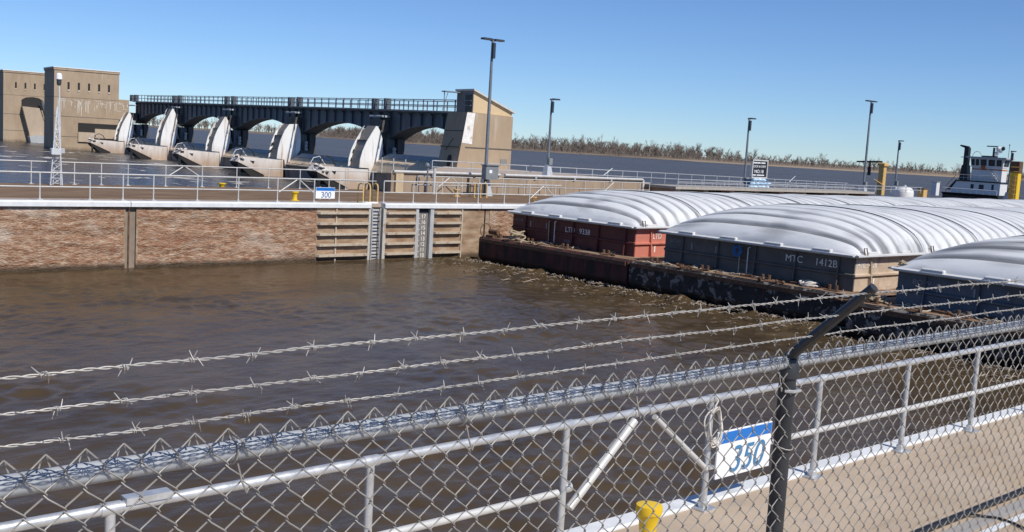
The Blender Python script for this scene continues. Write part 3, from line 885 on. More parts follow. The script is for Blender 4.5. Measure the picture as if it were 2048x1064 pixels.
    MB(D).bbox(-5.2, -1.0, s0 + .35, s0 + 2.4, -3.2, -1.0, .08).build('block_body', mt['buff'], cb)
    MB(D).box(-6.35, -6.1, s0 - .05, s0 + .3, -3.2, -.9).build('block_post', mt['black'], cb)
# gates between piers
bays = [(82.7, 97.3)] + [(a + 2.9, b - .2) for a, b in zip(PS[:-1], PS[1:])]
bl = ['between the abutment tower and the nearest white gate fin', 'between the first and second white gate fins', 'between the second and third white gate fins',
      'between the third and fourth white gate fins', 'between the fourth and fifth white gate fins', 'left of the fifth white gate fin']
for i, (a, b) in enumerate(bays):
    gt = empty('dam_gate', D(3, (a + b) / 2, -2), 'low tan gate ' + bl[i], 'dam gate', 'low gates between the dam piers')
    zt_, zm_, zb2 = (1.7, 1.22, -.35) if i == 0 else (.82, .32, -.70)
    a0_ = max(a, 82.7)
    mb = MB(lambda t, s, z: D(t, s, z))
    mb.prism([(-.35, zb2), (-.32, zb2 + .12), (.0, zm_ - .75), (.35, zm_ - .35), (.85, zm_ - .06), (1.9, zm_ - .06), (1.9, -3.4), (1.2, -3.4), (1.2, zb2)], a, b, 'y')
    mb.build('gate_skin', mt['sill'], gt)
    MB(D).box(.1, 1.18, a + .02, b - .02, -3.6, zb2 - .01).build('gate_sill', mt['butt'], gt)
    n_ = max(4, int((b - a) / 2.0))
    w_ = (b - a) / n_
    for k in range(n_):
        s_ = a + k * w_
        MB(D).prism([(.82, zm_ + .02), (1.75, zt_), (1.82, zt_ - .06), (.89, zm_ - .04)], s_ + .1, s_ + w_ - .1, 'y').build('walk_panel', mt['slab'], gt)
    for k in range(int((b - a) / 4)):
        MB(D).prism([(-.36, zb2 + .12), (-.04, zm_ - .75), (.06, zm_ - .8), (-.26, zb2 + .12)], a + 2 + k * 4, a + 2.12 + k * 4, 'y').build('skin_rib', mt['sill'], gt)
    if i == 0:
        for k in range(5):
            MB(D).box(-.5, -.42, a + 1.5 + k * 2.6, a + 1.6 + k * 2.6, -.3, 1.3).build('gate_post', mt['galv_white'], gt)
# big towers at left
def tower(label, s, t0, t1, ztop, zbase, slits, arch, dep=9):
    tw = empty('gate_tower', D((t0 + t1) / 2, s, -2.4), label, 'tower', 'tall tan gate towers of the dam')
    zc = 7.4 if s < 240 else 8.2
    MB(D).box(t0, t1, s, s + dep, -4, zc).build('lower_wall', mt['buff'], tw)
    MB(D).box(t0, t1, s + .0, s + dep, zc + .06, ztop - .55).build('upper_wall', mt['buff'], tw)
    MB(D).box(t0 + .06, t1 - .06, s + .06, s + dep - .06, zc, zc + .06).build('string_course', mt['butt'], tw)
    MB(D).box(t0 - .12, t1 + .12, s - .12, s + dep + .12, ztop - .55, ztop - .15).build('cornice', mt['buff'], tw)
    MB(D).box(t0 - .2, t1 + .2, s - .2, s + dep + .2, ztop - .15, ztop).build('roof_edge', flat('white_roof_flashing', (.75, .75, .74), .5), tw)
    for z in (3.9, .2):
        MB(D).box(t0 - .01, t1 + .01, s - .015, s, z, z + .09).build('construction_joint', mt['pier_dark'], tw)
    for tt in slits:
        f_ = MB(D).box(tt - .19, tt + .19, s - .03, s, ztop - 4.0, ztop - 2.65).build('slit_window', mt['dark'], tw)
        MB(D).box(tt - .18, tt + .18, s - .1, s - .03, ztop - 4.3, ztop - 4.0).build('window_sill', flat('pale_sill', (.5, .43, .35), .8), f_)
    return tw
t1_ = tower('taller tan concrete gate tower with five slit windows beside the bridge', 206, -11.4, .1, 12.9, -2.6, (-8.9, -7.1, -5.3, -3.5, -1.72), False)
MB(D).box(.1, 2.0, 206, 213, -4, 7.7).build('buttress', mt['buff'], t1_)
MB(D).box(-7.15, 1.6, 205.9, 206.0, 1.1, 2.9).build('recess', mt['dark'], t1_)
MB(D).box(-4.2, 1.6, 205.7, 205.95, .2, 1.95).build('recess_panel', mt['panel'], t1_)
MB(D).box(-7.15, -4.25, 205.7, 205.95, -.6, 1.2).build('recess_panel', mt['panel'], t1_)
mb = MB(D)
for q in range(60):
    tt = random.uniform(-10.8, 1.8)
    h_ = random.uniform(.2, .8) if random.random() < .6 else random.uniform(.9, 2.6)
    z = 7.2 - random.uniform(0, .5) - (random.uniform(0, 1.3) if random.random() < .35 else 0)
    wd = random.uniform(.04, .13)
    if random.random() < .35:
        h_, wd = .10, random.uniform(.3, .9)
    mb.add([(tt - wd, 205.975, z), (tt + wd, 205.975, z), (tt + wd * .5, 205.975, z - h_), (tt - wd * .4, 205.975, z - h_)], [(0, 3, 2, 1)])
o = mb.build('lime_streaks', flat('white_lime_streak', (.58, .52, .44), .9), t1_)
o['kind'] = 'stuff'
t2_ = tower('shorter tan concrete gate tower with an arched gate opening at the left edge', 262, -11.4, -1.2, 13.8, -2.8, (-8.8, -6.8, -4.8, -2.75), True)
arch = [(-7.6, 5.2), (-7.6, 7.3), (-6.7, 7.85), (-5.2, 8.05), (-3.9, 7.85), (-3.0, 7.3), (-2.5, 5.2)]
MB(D).prism(arch, 261.93, 262.0, 'y').build('arch_opening', mt['dark'], t2_)
MB(D).prism([(-7.7, 5.8), (-4.1, 5.6), (-2.6, 1.0), (-2.6, -2.4), (-5.9, -2.4), (-6.2, -.2)], 260.2, 261.9, 'y').build('sloping_apron', mt['panel'], t2_)
MB(D).prism([(-3.9, 7.2), (-3.45, 7.2), (-1.9, 1.6), (-2.35, 1.6)], 259.6, 260.9, 'y').build('gate_rack', mt['girder'], t2_)
MB(D).prism([(-6.6, -.9), (-4.2, -.5), (-3.2, -.7), (-3.9, -3), (-6.2, -3)], 257.4, 260.1, 'y').build('gate_end_disc', mt['slab'], t2_)

# lattice mast on the far wall
lm = empty('lattice_mast', (17.9, 51.4, .26), 'slim steel lattice mast with white lamp head standing before the tan gate tower', 'mast')
bx, by = 17.9, 51.4
leg = [(bx - .27, by - .15), (bx + .27, by - .15), (bx, by + .3)]
tp = (bx + .05, by)
def lp(i, u):
    return (leg[i][0] + (tp[0] - leg[i][0]) * u * .96, leg[i][1] + (tp[1] - leg[i][1]) * u * .96, .26 + 3.6 * u)
for i in range(3):
    u0 = .0
    MB().path([lp(i, 0), lp(i, .35), lp(i, .5), lp(i, 1)], .03, 6).build('mast_leg', mt['galv_light'], lm)
for k in range(11):
    a, b = k / 11, (k + 1) / 11
    for i in range(3):
        j = (i + 1) % 3
        MB().tube(lp(i, a), lp(j, b), .014, 5).tube(lp(i, b), lp(j, b), .012, 5).build('mast_lacing', mt['galv_light'], lm)
MB().tube((bx + .22, by - .1, .26), (bx + .12, by, 5.2), .035, 8).build('mast_pole', mt['galv_light'], lm)
MB().lathe([(.07, 4.85), (.10, 4.9), (.11, 5.1)], bx + .12, by, 12).build('lamp_collar', mt['lamp_dark'], lm)
MB().lathe([(.13, 5.1), (.15, 5.13), (.13, 5.33), (.08, 5.4)], bx + .12, by, 12).build('lamp_head', mt['sign_white'], lm)
MB().bbox(bx - .30, bx + .16, by - .35, by - .1, 1.68, 1.96, .02).build('junction_box', flat('pale_grey_box', (.52, .54, .56), .5), lm)
MB().bbox(bx + .2, bx + .36, by - .2, by, 1.75, 1.97, .02).build('junction_box', mt['slab'], lm)

# ------------------------------------------------------------------ lamp posts
def lamp(x, y, z, h, label, double, box=False, k=1.0):
    lp_ = empty('lamp_post', (x, y, z), label, 'lamp post', 'lamp posts along the lock walls')
    mb = MB()
    mb.lathe([(.10 * k, z + .05), (.095 * k, z + h * .5), (.07 * k, z + h)], x, y, 12)
    mb.build('pole', mt['lamp'], lp_, True)
    mb = MB()
    mb.add([(x - .34 * k, y - .34 * k, z), (x + .34 * k, y - .34 * k, z), (x + .34 * k, y + .34 * k, z), (x - .34 * k, y + .34 * k, z),
            (x - .16 * k, y - .16 * k, z + 1.0 * k), (x + .16 * k, y - .16 * k, z + 1.0 * k), (x + .16 * k, y + .16 * k, z + 1.0 * k), (x - .16 * k, y + .16 * k, z + 1.0 * k)],
           [(3, 2, 1, 0), (4, 5, 6, 7), (0, 1, 5, 4), (1, 2, 6, 5), (2, 3, 7, 6), (3, 0, 4, 7)])
    mb.build('foot', mt['steel_foot'], lp_)
    MB().bbox(x - .09 * k, x + .09 * k, y - .22, y - .06, z + h - 1.0 * k, z + h - .15, .02).build('driver_box', mt['lamp_dark'], lp_)
    for sd in ((-1, 1) if double else (1,)):
        a, b = sorted((x + sd * .10, x + sd * .75 * k))
        MB().bbox(a, b, y - .19, y + .19, z + h - .02, z + h + .09, .03).build('lamp_head', mt['lamp_dark'], lp_)
    MB().box(x - .16, x + .16, y - .05, y + .05, z + h - .06, z + h + .05).build('head_bracket', mt['lamp_dark'], lp_)
    if box:
        b_ = MB().bbox(x - .48, x + .48, y - .62, y - .18, z + 1.05, z + 1.85, .03).build('control_box', mt['box_grey'], lp_)
        MB().box(x - .25, x - .04, y - .632, y - .62, z + 1.42, z + 1.6).build('box_label', mt['sign_white'], b_)
        MB().box(x - .52, x + .52, y - .68, y - .14, z + 1.85, z + 1.9).build('box_hood', mt['lamp'], b_)
        MB().box(x - .40, x - .28, y - .5, y - .35, z, z + 1.05).build('box_post', mt['lamp_dark'], b_)
    else:
        MB().bbox(x - .14, x + .22, y - .3, y - .08, z + 1.0, z + 1.5, .02).build('control_box', mt['box_grey'], lp_)
    return lp_
lamp(41.6, 48.5, .2, 9.1, 'tall twin-headed lamp post with grey control box on the brown wall deck', True, True, 1.05)
lamp(57.7, 60.0, 1.0, 5.95, 'single-headed lamp post standing on the upper deck right of the abutment tower', False)
lamp(76.3, 55.2, .24, 6.45, 'single-headed lamp post just left of the blue and white sign', False)
lamp(97.5, 56.3, .24, 9.35, 'tall twin-headed lamp post rising behind the barge covers beside the davit', True, False, 1.15)
lamp(114.3, 62.1, .3, 6.0, 'single-headed lamp post between the yellow davit and the towboat', False)
lamp(121.4, 52.5, .3, 5.5, 'single-headed lamp post at the right edge beyond the towboat', False)
# pipe standpost on the parapet
sp_ = empty('standpipe', (38.3, 49.2, .26), 'grey standpipe with valve rising beside the parapet wall', 'pipe')
MB().tube((38.35, 49.2, .26), (38.35, 49.2, 1.75), .08, 8).build('riser', mt['galv_white'], sp_, True)
MB().tube((37.85, 49.2, .26), (37.85, 49.2, 1.9), .05, 8).blob((37.8, 49.2, 1.9), .14, .14, .16).build('valve_stem', mt['lamp'], sp_, True)
for i, xx in enumerate((40.3, 40.75, 41.2)):
    h = empty('grab_rail', (xx - .9, 47, .3), 'faded yellow grab rail behind the far railing, ' + ('left', 'middle', 'right')[i] + ' of three below the white pipe', 'grab rail', 'yellow grab rails below the white pipe')
    MB().path([(xx - .9, 46.8, .26), (xx - .9, 46.8, 1.0), (xx - .9, 46.95, 1.12), (xx - .9, 47.2, 1.0), (xx - .9, 47.2, .26)], .04, 8).build('rail_tube', mt['yellow_old'], h, True)
    MB().box(xx - .97, xx - .83, 46.74, 47.26, .24, .28).build('foot_plate', mt['yellow_old'], h)

# ------------------------------------------------------------------ bollards
def bollard(x, y, z, h, r, label, mat):
    b_ = empty('mooring_bollard', (x, y, z), label, 'bollard', 'yellow mooring bollards')
    MB().lathe([(r * .70, z), (r * .62, z + h * .1), (r * .62, z + h * .5), (r * .74, z + h * .74), (r * .98, z + h * .87)], x, y, 24).build('post', mat, b_, True)
    MB().lathe([(r * 1.0, z + h * .86), (r * 1.04, z + h * .92), (r * 1.0, z + h * .99), (r * .85, z + h), (r * .3, z + h * 1.005)], x, y, 24).build('cap', mat, b_, True)
    MB().lathe([(r * 1.15, z), (r * 1.15, z + .03), (r * .8, z + .035)], x, y, 24).build('flange', mat, b_)
bollard(6.50, 5.36, 0, .52, .104, 'bright yellow bollard on the near deck at the bottom behind the fence', mt['yellow'])
bollard(25.1, 42.2, .3, .42, .17, 'yellow bollard on the far wall deck left of the 300 sign', mt['yellow'])
bollard(27.2, 53.2, -.05, .48, .2, 'yellow bollard behind the river-side railing in front of the gate arms', mt['yellow'])
bollard(38.5, 47.3, .26, .42, .19, 'faded yellow bollard in front of the parapet wall left of the tall lamp', mt['yellow_old'])
bollard(39.4, 41.9, .3, .36, .17, 'faded yellow bollard at the corner of the red barge', mt['yellow_old'])

# ------------------------------------------------------------------ signs
def dist_sign(x0, x1, y, z0, z1, num, label, shear, band, size, digit):
    s_ = empty('distance_sign', ((x0 + x1) / 2, y, z0), label, 'sign', None)
    MB().bbox(x0, x1, y - .02, y, z0, z1, .004).build('sign_board', mt['sign_white'], s_)
    MB().box(x0 + .012, x1 - .012, y - .024, y - .0205, z1 - band, z1 - .012).build('sign_band', mt['sign_blue'], s_)
    text(num, size, ((x0 + x1) / 2 + .03, y - .0245, z0 + (z1 - band - z0) * .5 - size * .36), (1, 0, 0), (0, 0, 1), digit, s_, 'sign_number', .003, 1.0, 'CENTER', shear)
    return s_
ds = dist_sign(25.36, 26.34, 40.9, .50, .99, '300', 'small blue and white distance sign reading 300 on the far railing', .05, .15, .36, mt['sign_navy'])
for xx in (25.6, 26.1):
    MB().box(xx - .02, xx + .02, 40.9, 40.98, .45, 1.02).build('sign_bracket', mt['galv'], ds)
ds = dist_sign(8.09, 8.95, 5.93, .30, .75, '350', 'blue and white distance sign reading 350 on the near railing', .25, .115, .36, mt['sign_digit'])
for zz in (.40, .66):
    MB().box(8.02, 8.5, 5.93, 5.962, zz, zz + .03).build('sign_bracket', mt['galv'], ds)
rp = empty('cord_hank', (8.06, 5.93, .7), 'white cord hank hung on the railing post left of the 350 sign', 'cord')
mb = MB()
for q in range(5):
    pts = []
    ox, oz, aw, ah = random.uniform(-.02, .02), random.uniform(-.03, .03), random.uniform(.07, .12), random.uniform(.14, .19)
    for k in range(20):
        a = 2 * math.pi * k / 20
        pts.append((8.04 + ox + aw * math.cos(a), 5.945 - .01 * q + .012 * math.sin(3 * a), .80 + oz + ah * math.sin(a)))
    mb.path(pts, .007, 6, closed=True)
mb.path([(8.05, 5.93, .95), (8.03, 5.93, 1.0), (8.07, 5.93, 1.05), (8.05, 5.95, 1.09)], .008, 6)
mb.build('cord_loops', mt['rope_white'], rp, True)

# big lock sign on pale blue stones
bs = empty('lock_name_sign', (70.9, 50, 1.0), 'black information board with white lettering and grey frame above pale blue stones', 'sign')
MB().bbox(69.95, 71.85, 49.98, 50.06, 1.95, 3.22, .01).build('sign_board', mt['black'], bs)
for a in ((69.88, 69.98, 1.9, 3.28), (71.82, 71.92, 1.9, 3.28)):
    MB().box(a[0], a[1], 49.9, 50.08, a[2], a[3]).build('sign_frame', mt['galv_white'], bs)
for a in ((1.88, 1.96), (3.2, 3.3)):
    MB().box(69.88, 71.92, 49.89, 50.085, a[0], a[1]).build('sign_frame', mt['galv_white'], bs)
def blocks(z, h_, spans):
    mb = MB()
    for a, b in spans:
        x_ = a
        while x_ < b - .03:
            w_ = min(random.uniform(.07, .11), b - x_)
            mb.box(x_, x_ + w_ - .018, 49.965, 49.98, z, z + h_)
            x_ += w_
    mb.build('sign_lettering', mt['sign_white'], bs)
blocks(3.0, .11, ((70.1, 71.0), (71.1, 71.65)))
text('LOCK & DAM', .25, (70.87, 49.972, 2.7), (1, 0, 0), (0, 0, 1), mt['sign_white'], bs, 'sign_lettering', .004, 1.1, 'CENTER')
text('NO.18', .36, (70.87, 49.972, 2.27), (1, 0, 0), (0, 0, 1), mt['sign_white'], bs, 'sign_lettering', .004, 1.2, 'CENTER')
blocks(2.06, .09, ((70.1, 70.5), (70.6, 71.6)))
st = empty('stone_mound', (70.9, 50, .6), 'heap of pale blue rounded stones below the black information board', 'stones')
MB().box(69.8, 72.0, 49.85, 50.5, .5, 1.75).build('core', mt['blue_grout'], st)
s0_ = None
for row in range(5):
    for c in range(5):
        x_, z_ = 69.72 + c * .52 + (row % 2) * .22, .65 + row * .27
        if row == 4 and c in (0, 4):
            continue
        if s0_ is None:
            s0_ = MB().blob((x_, 49.8, z_), .25, .2, .15, 9, 6, .12).build('stone', mt['blue_stone'], st, True)
            sx_, sz_ = x_, z_
        else:
            dup_mesh(s0_, st, (x_ - sx_ + random.uniform(-.03, .03), 0, z_ - sz_ + random.uniform(-.02, .02)))

# ------------------------------------------------------------------ davit, tank and small upstream things
dv = empty('yellow_davit', (110, 61.7, .2), 'faded yellow davit crane with dark jib beside the tall twin lamp', 'crane')
MB().bbox(109.75, 110.35, 61.1, 61.75, .2, 3.5, .05).build('column', mt['yellow_old'], dv)
MB().bbox(109.6, 110.5, 60.95, 61.9, 3.4, 3.75, .08).build('column_head', mt['yellow_old'], dv)
MB().prism([(61.6, 3.75), (61.6, 3.95), (64.6, 3.82), (64.6, 3.66)], 109.9, 110.2, 'x').build('jib', mt['boat_black'], dv)
MB().tube((110, 63.0, 3.7), (110, 63.0, 3.2), .07, 6).box(109.9, 110.1, 62.85, 63.15, 2.3, 3.2).build('hook_block', mt['boat_black'], dv)
MB().tube((109.7, 61.0, 1.3), (109.7, 62.2, 1.9), .06, 6).build('strut', mt['yellow_old'], dv)
tk = empty('white_tank', (107, 57, .3), 'round-topped white tank standing beyond the barge covers', 'tank')
MB().lathe([(.95, .1), (.95, .75), (.90, 1.0), (.72, 1.22), (.42, 1.36), (.05, 1.41)], 107, 57, 20).build('tank_shell', mt['boat_white'], tk, True)
MB().lathe([(.16, 1.38), (.16, 1.5), (.1, 1.55)], 107, 57, 10).build('tank_vent', mt['galv'], tk)
for i, (xx, yy, hh) in enumerate(((128, 64.2, 1.6), (109.5, 56.3, 1.0))):
    c_ = empty('deck_locker', (xx, yy, .2), ('slim white cabinet left of the towboat', 'tan crate stack beside the slim white cabinet')[i], ('cabinet', 'crate')[i])
    MB().bbox(xx - .4, xx + .4, yy - .35, yy + .35, .2, .2 + hh, .04).build('locker_body', (mt['boat_white'], mt['yellow_old'])[i], c_)
    MB().box(xx - .45, xx + .45, yy - .4, yy + .4, .2 + hh, .28 + hh).build('locker_lid', (mt['galv'], mt['rust'])[i], c_)
GX, GY = 1.6, -2.55
gp = empty('gate_post', (119.2 + GX, 54.4 + GY, .2), 'tall yellow post with rusty head in front of the towboat', 'post')
MB(lambda x, y, z: (x + GX, y + GY, z)).bbox(118.9, 119.7, 53.7, 54.6, .2, 4.6, .05).build('post_body', mt['yellow'], gp)
MB(lambda x, y, z: (x + GX, y + GY, z)).bbox(118.85, 119.75, 53.62, 54.68, 3.5, 4.75, .06).build('post_head', mt['rust'], gp)
MB(lambda x, y, z: (x + GX, y + GY, z)).box(118.86, 118.9, 53.95, 54.35, .6, 3.1).build('post_panel', mt['yellow_old'], gp)
for k in range(8):
    MB(lambda x, y, z: (x + GX, y + GY, z)).tube((118.82, 53.75, .6 + k * .5), (118.82, 54.55, .6 + k * .5), .035, 6).build('rung', mt['yellow_old'], gp)

# ------------------------------------------------------------------ towboat
tb = empty('towboat', (205, 92, WL), 'white towboat with dark stack and raised wheelhouse waiting upstream', 'boat')
def B(x, y, z):      # boat frame: y to the left along the picture, x away
    return (205 + x * .6, 97 + (y - 5) * .84, z)
MB(B).prism([(-7, -2.8), (-7, -1.2), (-8, -.75), (4, -.75), (4, -2.8)], -5.2, 7.6, 'y').build('hull', mt['boat_black'], tb)
lh = MB(B)
lh.prism([(-4.3, -.7), (-4.1, 1.55), (6.0, 1.55), (7.2, -.7)], -4, 14, 'x') if False else None
lh.prism([(-4.4, -.75), (-4.4, 1.5), (5.6, 1.5), (6.9, -.2), (6.9, -.75)], -4, 1.6, 'x')
lh.build('lower_house', mt['boat_white'], tb)
MB(B).prism([(-4.6, 1.5), (-4.6, 1.72), (5.8, 1.72), (7.4, -.1), (7.4, -.32), (5.7, 1.5)], -4.3, 1.9, 'x').build('deck_edge', mt['boat_black'], tb)
for (y_, w_) in ((1.9, .7), (-.2, 1.1)):
    f_ = MB(B).box(-4.06, -4.0, y_ - w_ / 2, y_ + w_ / 2, .2, 1.05).build('window', mt['boat_black'], tb)
    MB(B).box(-4.09, -4.06, y_ - w_ / 2 + .1, y_ + w_ / 2 - .1, .3, .95).build('pane', mt['glass'], f_)
MB(B).box(-4.06, -4.0, -3.0, -2.5, .1, 1.2).build('doorway', mt['glass'], tb)
MB(B).box(-2.2, 1.4, -3.9, 3.0, 1.72, 4.3).build('middle_house', mt['boat_white'], tb)
MB(B).box(-2.26, -2.2, -3.9, 3.0, 3.85, 4.05).build('stripe', mt['orange'], tb)
MB(B).box(-2.2, 1.45, -3.96, -3.9, 3.85, 4.05).build('stripe', mt['orange'], tb)
MB(B).add([(-2.4, -4.0, 4.3), (1.5, -4.0, 4.3), (1.5, 3.1, 4.3), (-2.4, 3.1, 4.3), (-2.9, -4.3, 6.0), (1.7, -4.3, 6.0), (1.7, 3.3, 6.0), (-2.9, 3.3, 6.0)],
          [(3, 2, 1, 0), (4, 5, 6, 7), (0, 1, 5, 4), (1, 2, 6, 5), (2, 3, 7, 6), (3, 0, 4, 7)]).build('wheelhouse', mt['boat_white'], tb)
for (ya, yb) in ((-3.8, -2.7), (-2.3, -.9), (-.4, .9), (1.3, 2.0), (2.3, 3.0)):
    f_ = MB(B).add([(-2.68, ya, 4.65), (-2.68, yb, 4.65), (-2.95, yb, 5.8), (-2.95, ya, 5.8)], [(0, 1, 2, 3)]).build('window', mt['boat_black'], tb)
    MB(B).add([(-2.72, ya + .15, 4.8), (-2.72, yb - .15, 4.8), (-2.98, yb - .15, 5.68), (-2.98, ya + .15, 5.68)], [(0, 1, 2, 3)]).build('pane', mt['glass'], f_)
for xa in (-1.9, -.1):
    f_ = MB(B).add([(xa, -4.12, 4.65), (xa + 1.6, -4.12, 4.65), (xa + 1.6, -4.30, 5.8), (xa, -4.30, 5.8)], [(0, 1, 2, 3)]).build('window', mt['glass'], tb)
MB(B).box(-3.6, 2.4, -5.0, 4.2, 6.0, 6.28).build('wheelhouse_roof', mt['boat_grey'], tb)
MB(B).tube((-1, 4.2, 6.0), (-1, 6.2, 6.1), .06, 6).build('roof_stay', mt['boat_black'], tb)
MB(B).box(0, 1.6, 4.9, 5.9, 1.7, 7.9).build('smoke_stack', mt['boat_black'], tb)
MB(B).prism([(4.5, 1.7), (4.8, 4.6), (6.0, 4.6), (6.5, 1.7)], -.3, 2, 'x').build('stack_base', mt['boat_black'], tb)
MB(B).prism([(4.95, 7.9), (5.2, 8.2), (7.0, 8.45), (7.1, 8.2), (5.9, 7.85)], .2, 1.4, 'x').build('stack_elbow', mt['boat_black'], tb)
MB(B).path([(-1, 3.4 - .0 + 1.0 * math.cos(math.pi * k / 10) - .9, 6.28 + 1.0 * math.sin(math.pi * k / 10)) for k in range(11)], .06, 6).build('roof_hoop', mt['boat_grey'], tb)
MB(B).box(-1, .2, -1.9, 1.4, 6.28, 6.55).build('radar_base', mt['boat_black'], tb)
MB(B).box(-.7, -.3, -1.3, -.9, 6.5, 8.1).box(-.6, -.4, -2.2, .6, 8.25, 8.45).build('radar_mast', mt['boat_black'], tb)
for (y_, z_, r_) in ((-1.9, 7.0, .45), (-2.7, 7.6, .5), (-3.3, 8.0, .4), (-2.2, 7.9, .5)):
    MB(B).blob((-1, y_, z_), r_, r_, r_, 10, 8, .02).build('searchlight', mt['boat_white'] if y_ > -3 else mt['boat_black'], tb, True)
MB(B).tube((-1, -4.6, 6.2), (-1, -4.6, 8.7), .05, 6).blob((-1, -4.6, 8.7), .14, .14, .14).build('antenna', mt['boat_black'], tb)
for yy in range(-4, 6):
    MB(B).tube((-4.1, yy, 1.72), (-4.1, yy, 2.75), .04, 5).build('deck_rail_post', mt['boat_grey'], tb)
for z_ in (2.2, 2.75):
    MB(B).tube((-4.1, -4.3, z_), (-4.1, 5.6, z_), .04, 5).build('deck_rail', mt['boat_grey'], tb)
for k in range(8):
    MB(B).box(-3.3, -2.5, -1.2 + -k * .3, -.8 - k * .3, 4.0 - k * .28, 4.08 - k * .28).build('stair_tread', mt['boat_white'], tb)
MB(B).lathe([(.28, 3.9), (.45, 4.1), (.45, 4.5), (.28, 4.7)], -2.6, .3, 10).build('lifebuoy', mt['orange'], tb, True)
for k in range(9):
    MB(B).tube((-7.8, -5 + k * 1.5, -.75), (-7.8, -5 + k * 1.5, .15), .05, 5).build('hull_rail_post', mt['boat_white'], tb)
MB(B).tube((-7.8, -5, .1), (-7.8, 7.5, .1), .05, 5).build('hull_rail', mt['boat_white'], tb)
MB(B).tube((-4.2, 5.8, 1.6), (-4.2, 8.0, -.6), .07, 5).tube((-4.2, 5.8, 2.6), (-4.2, 8.0, .4), .05, 5).build('stair_rail', mt['boat_black'], tb)

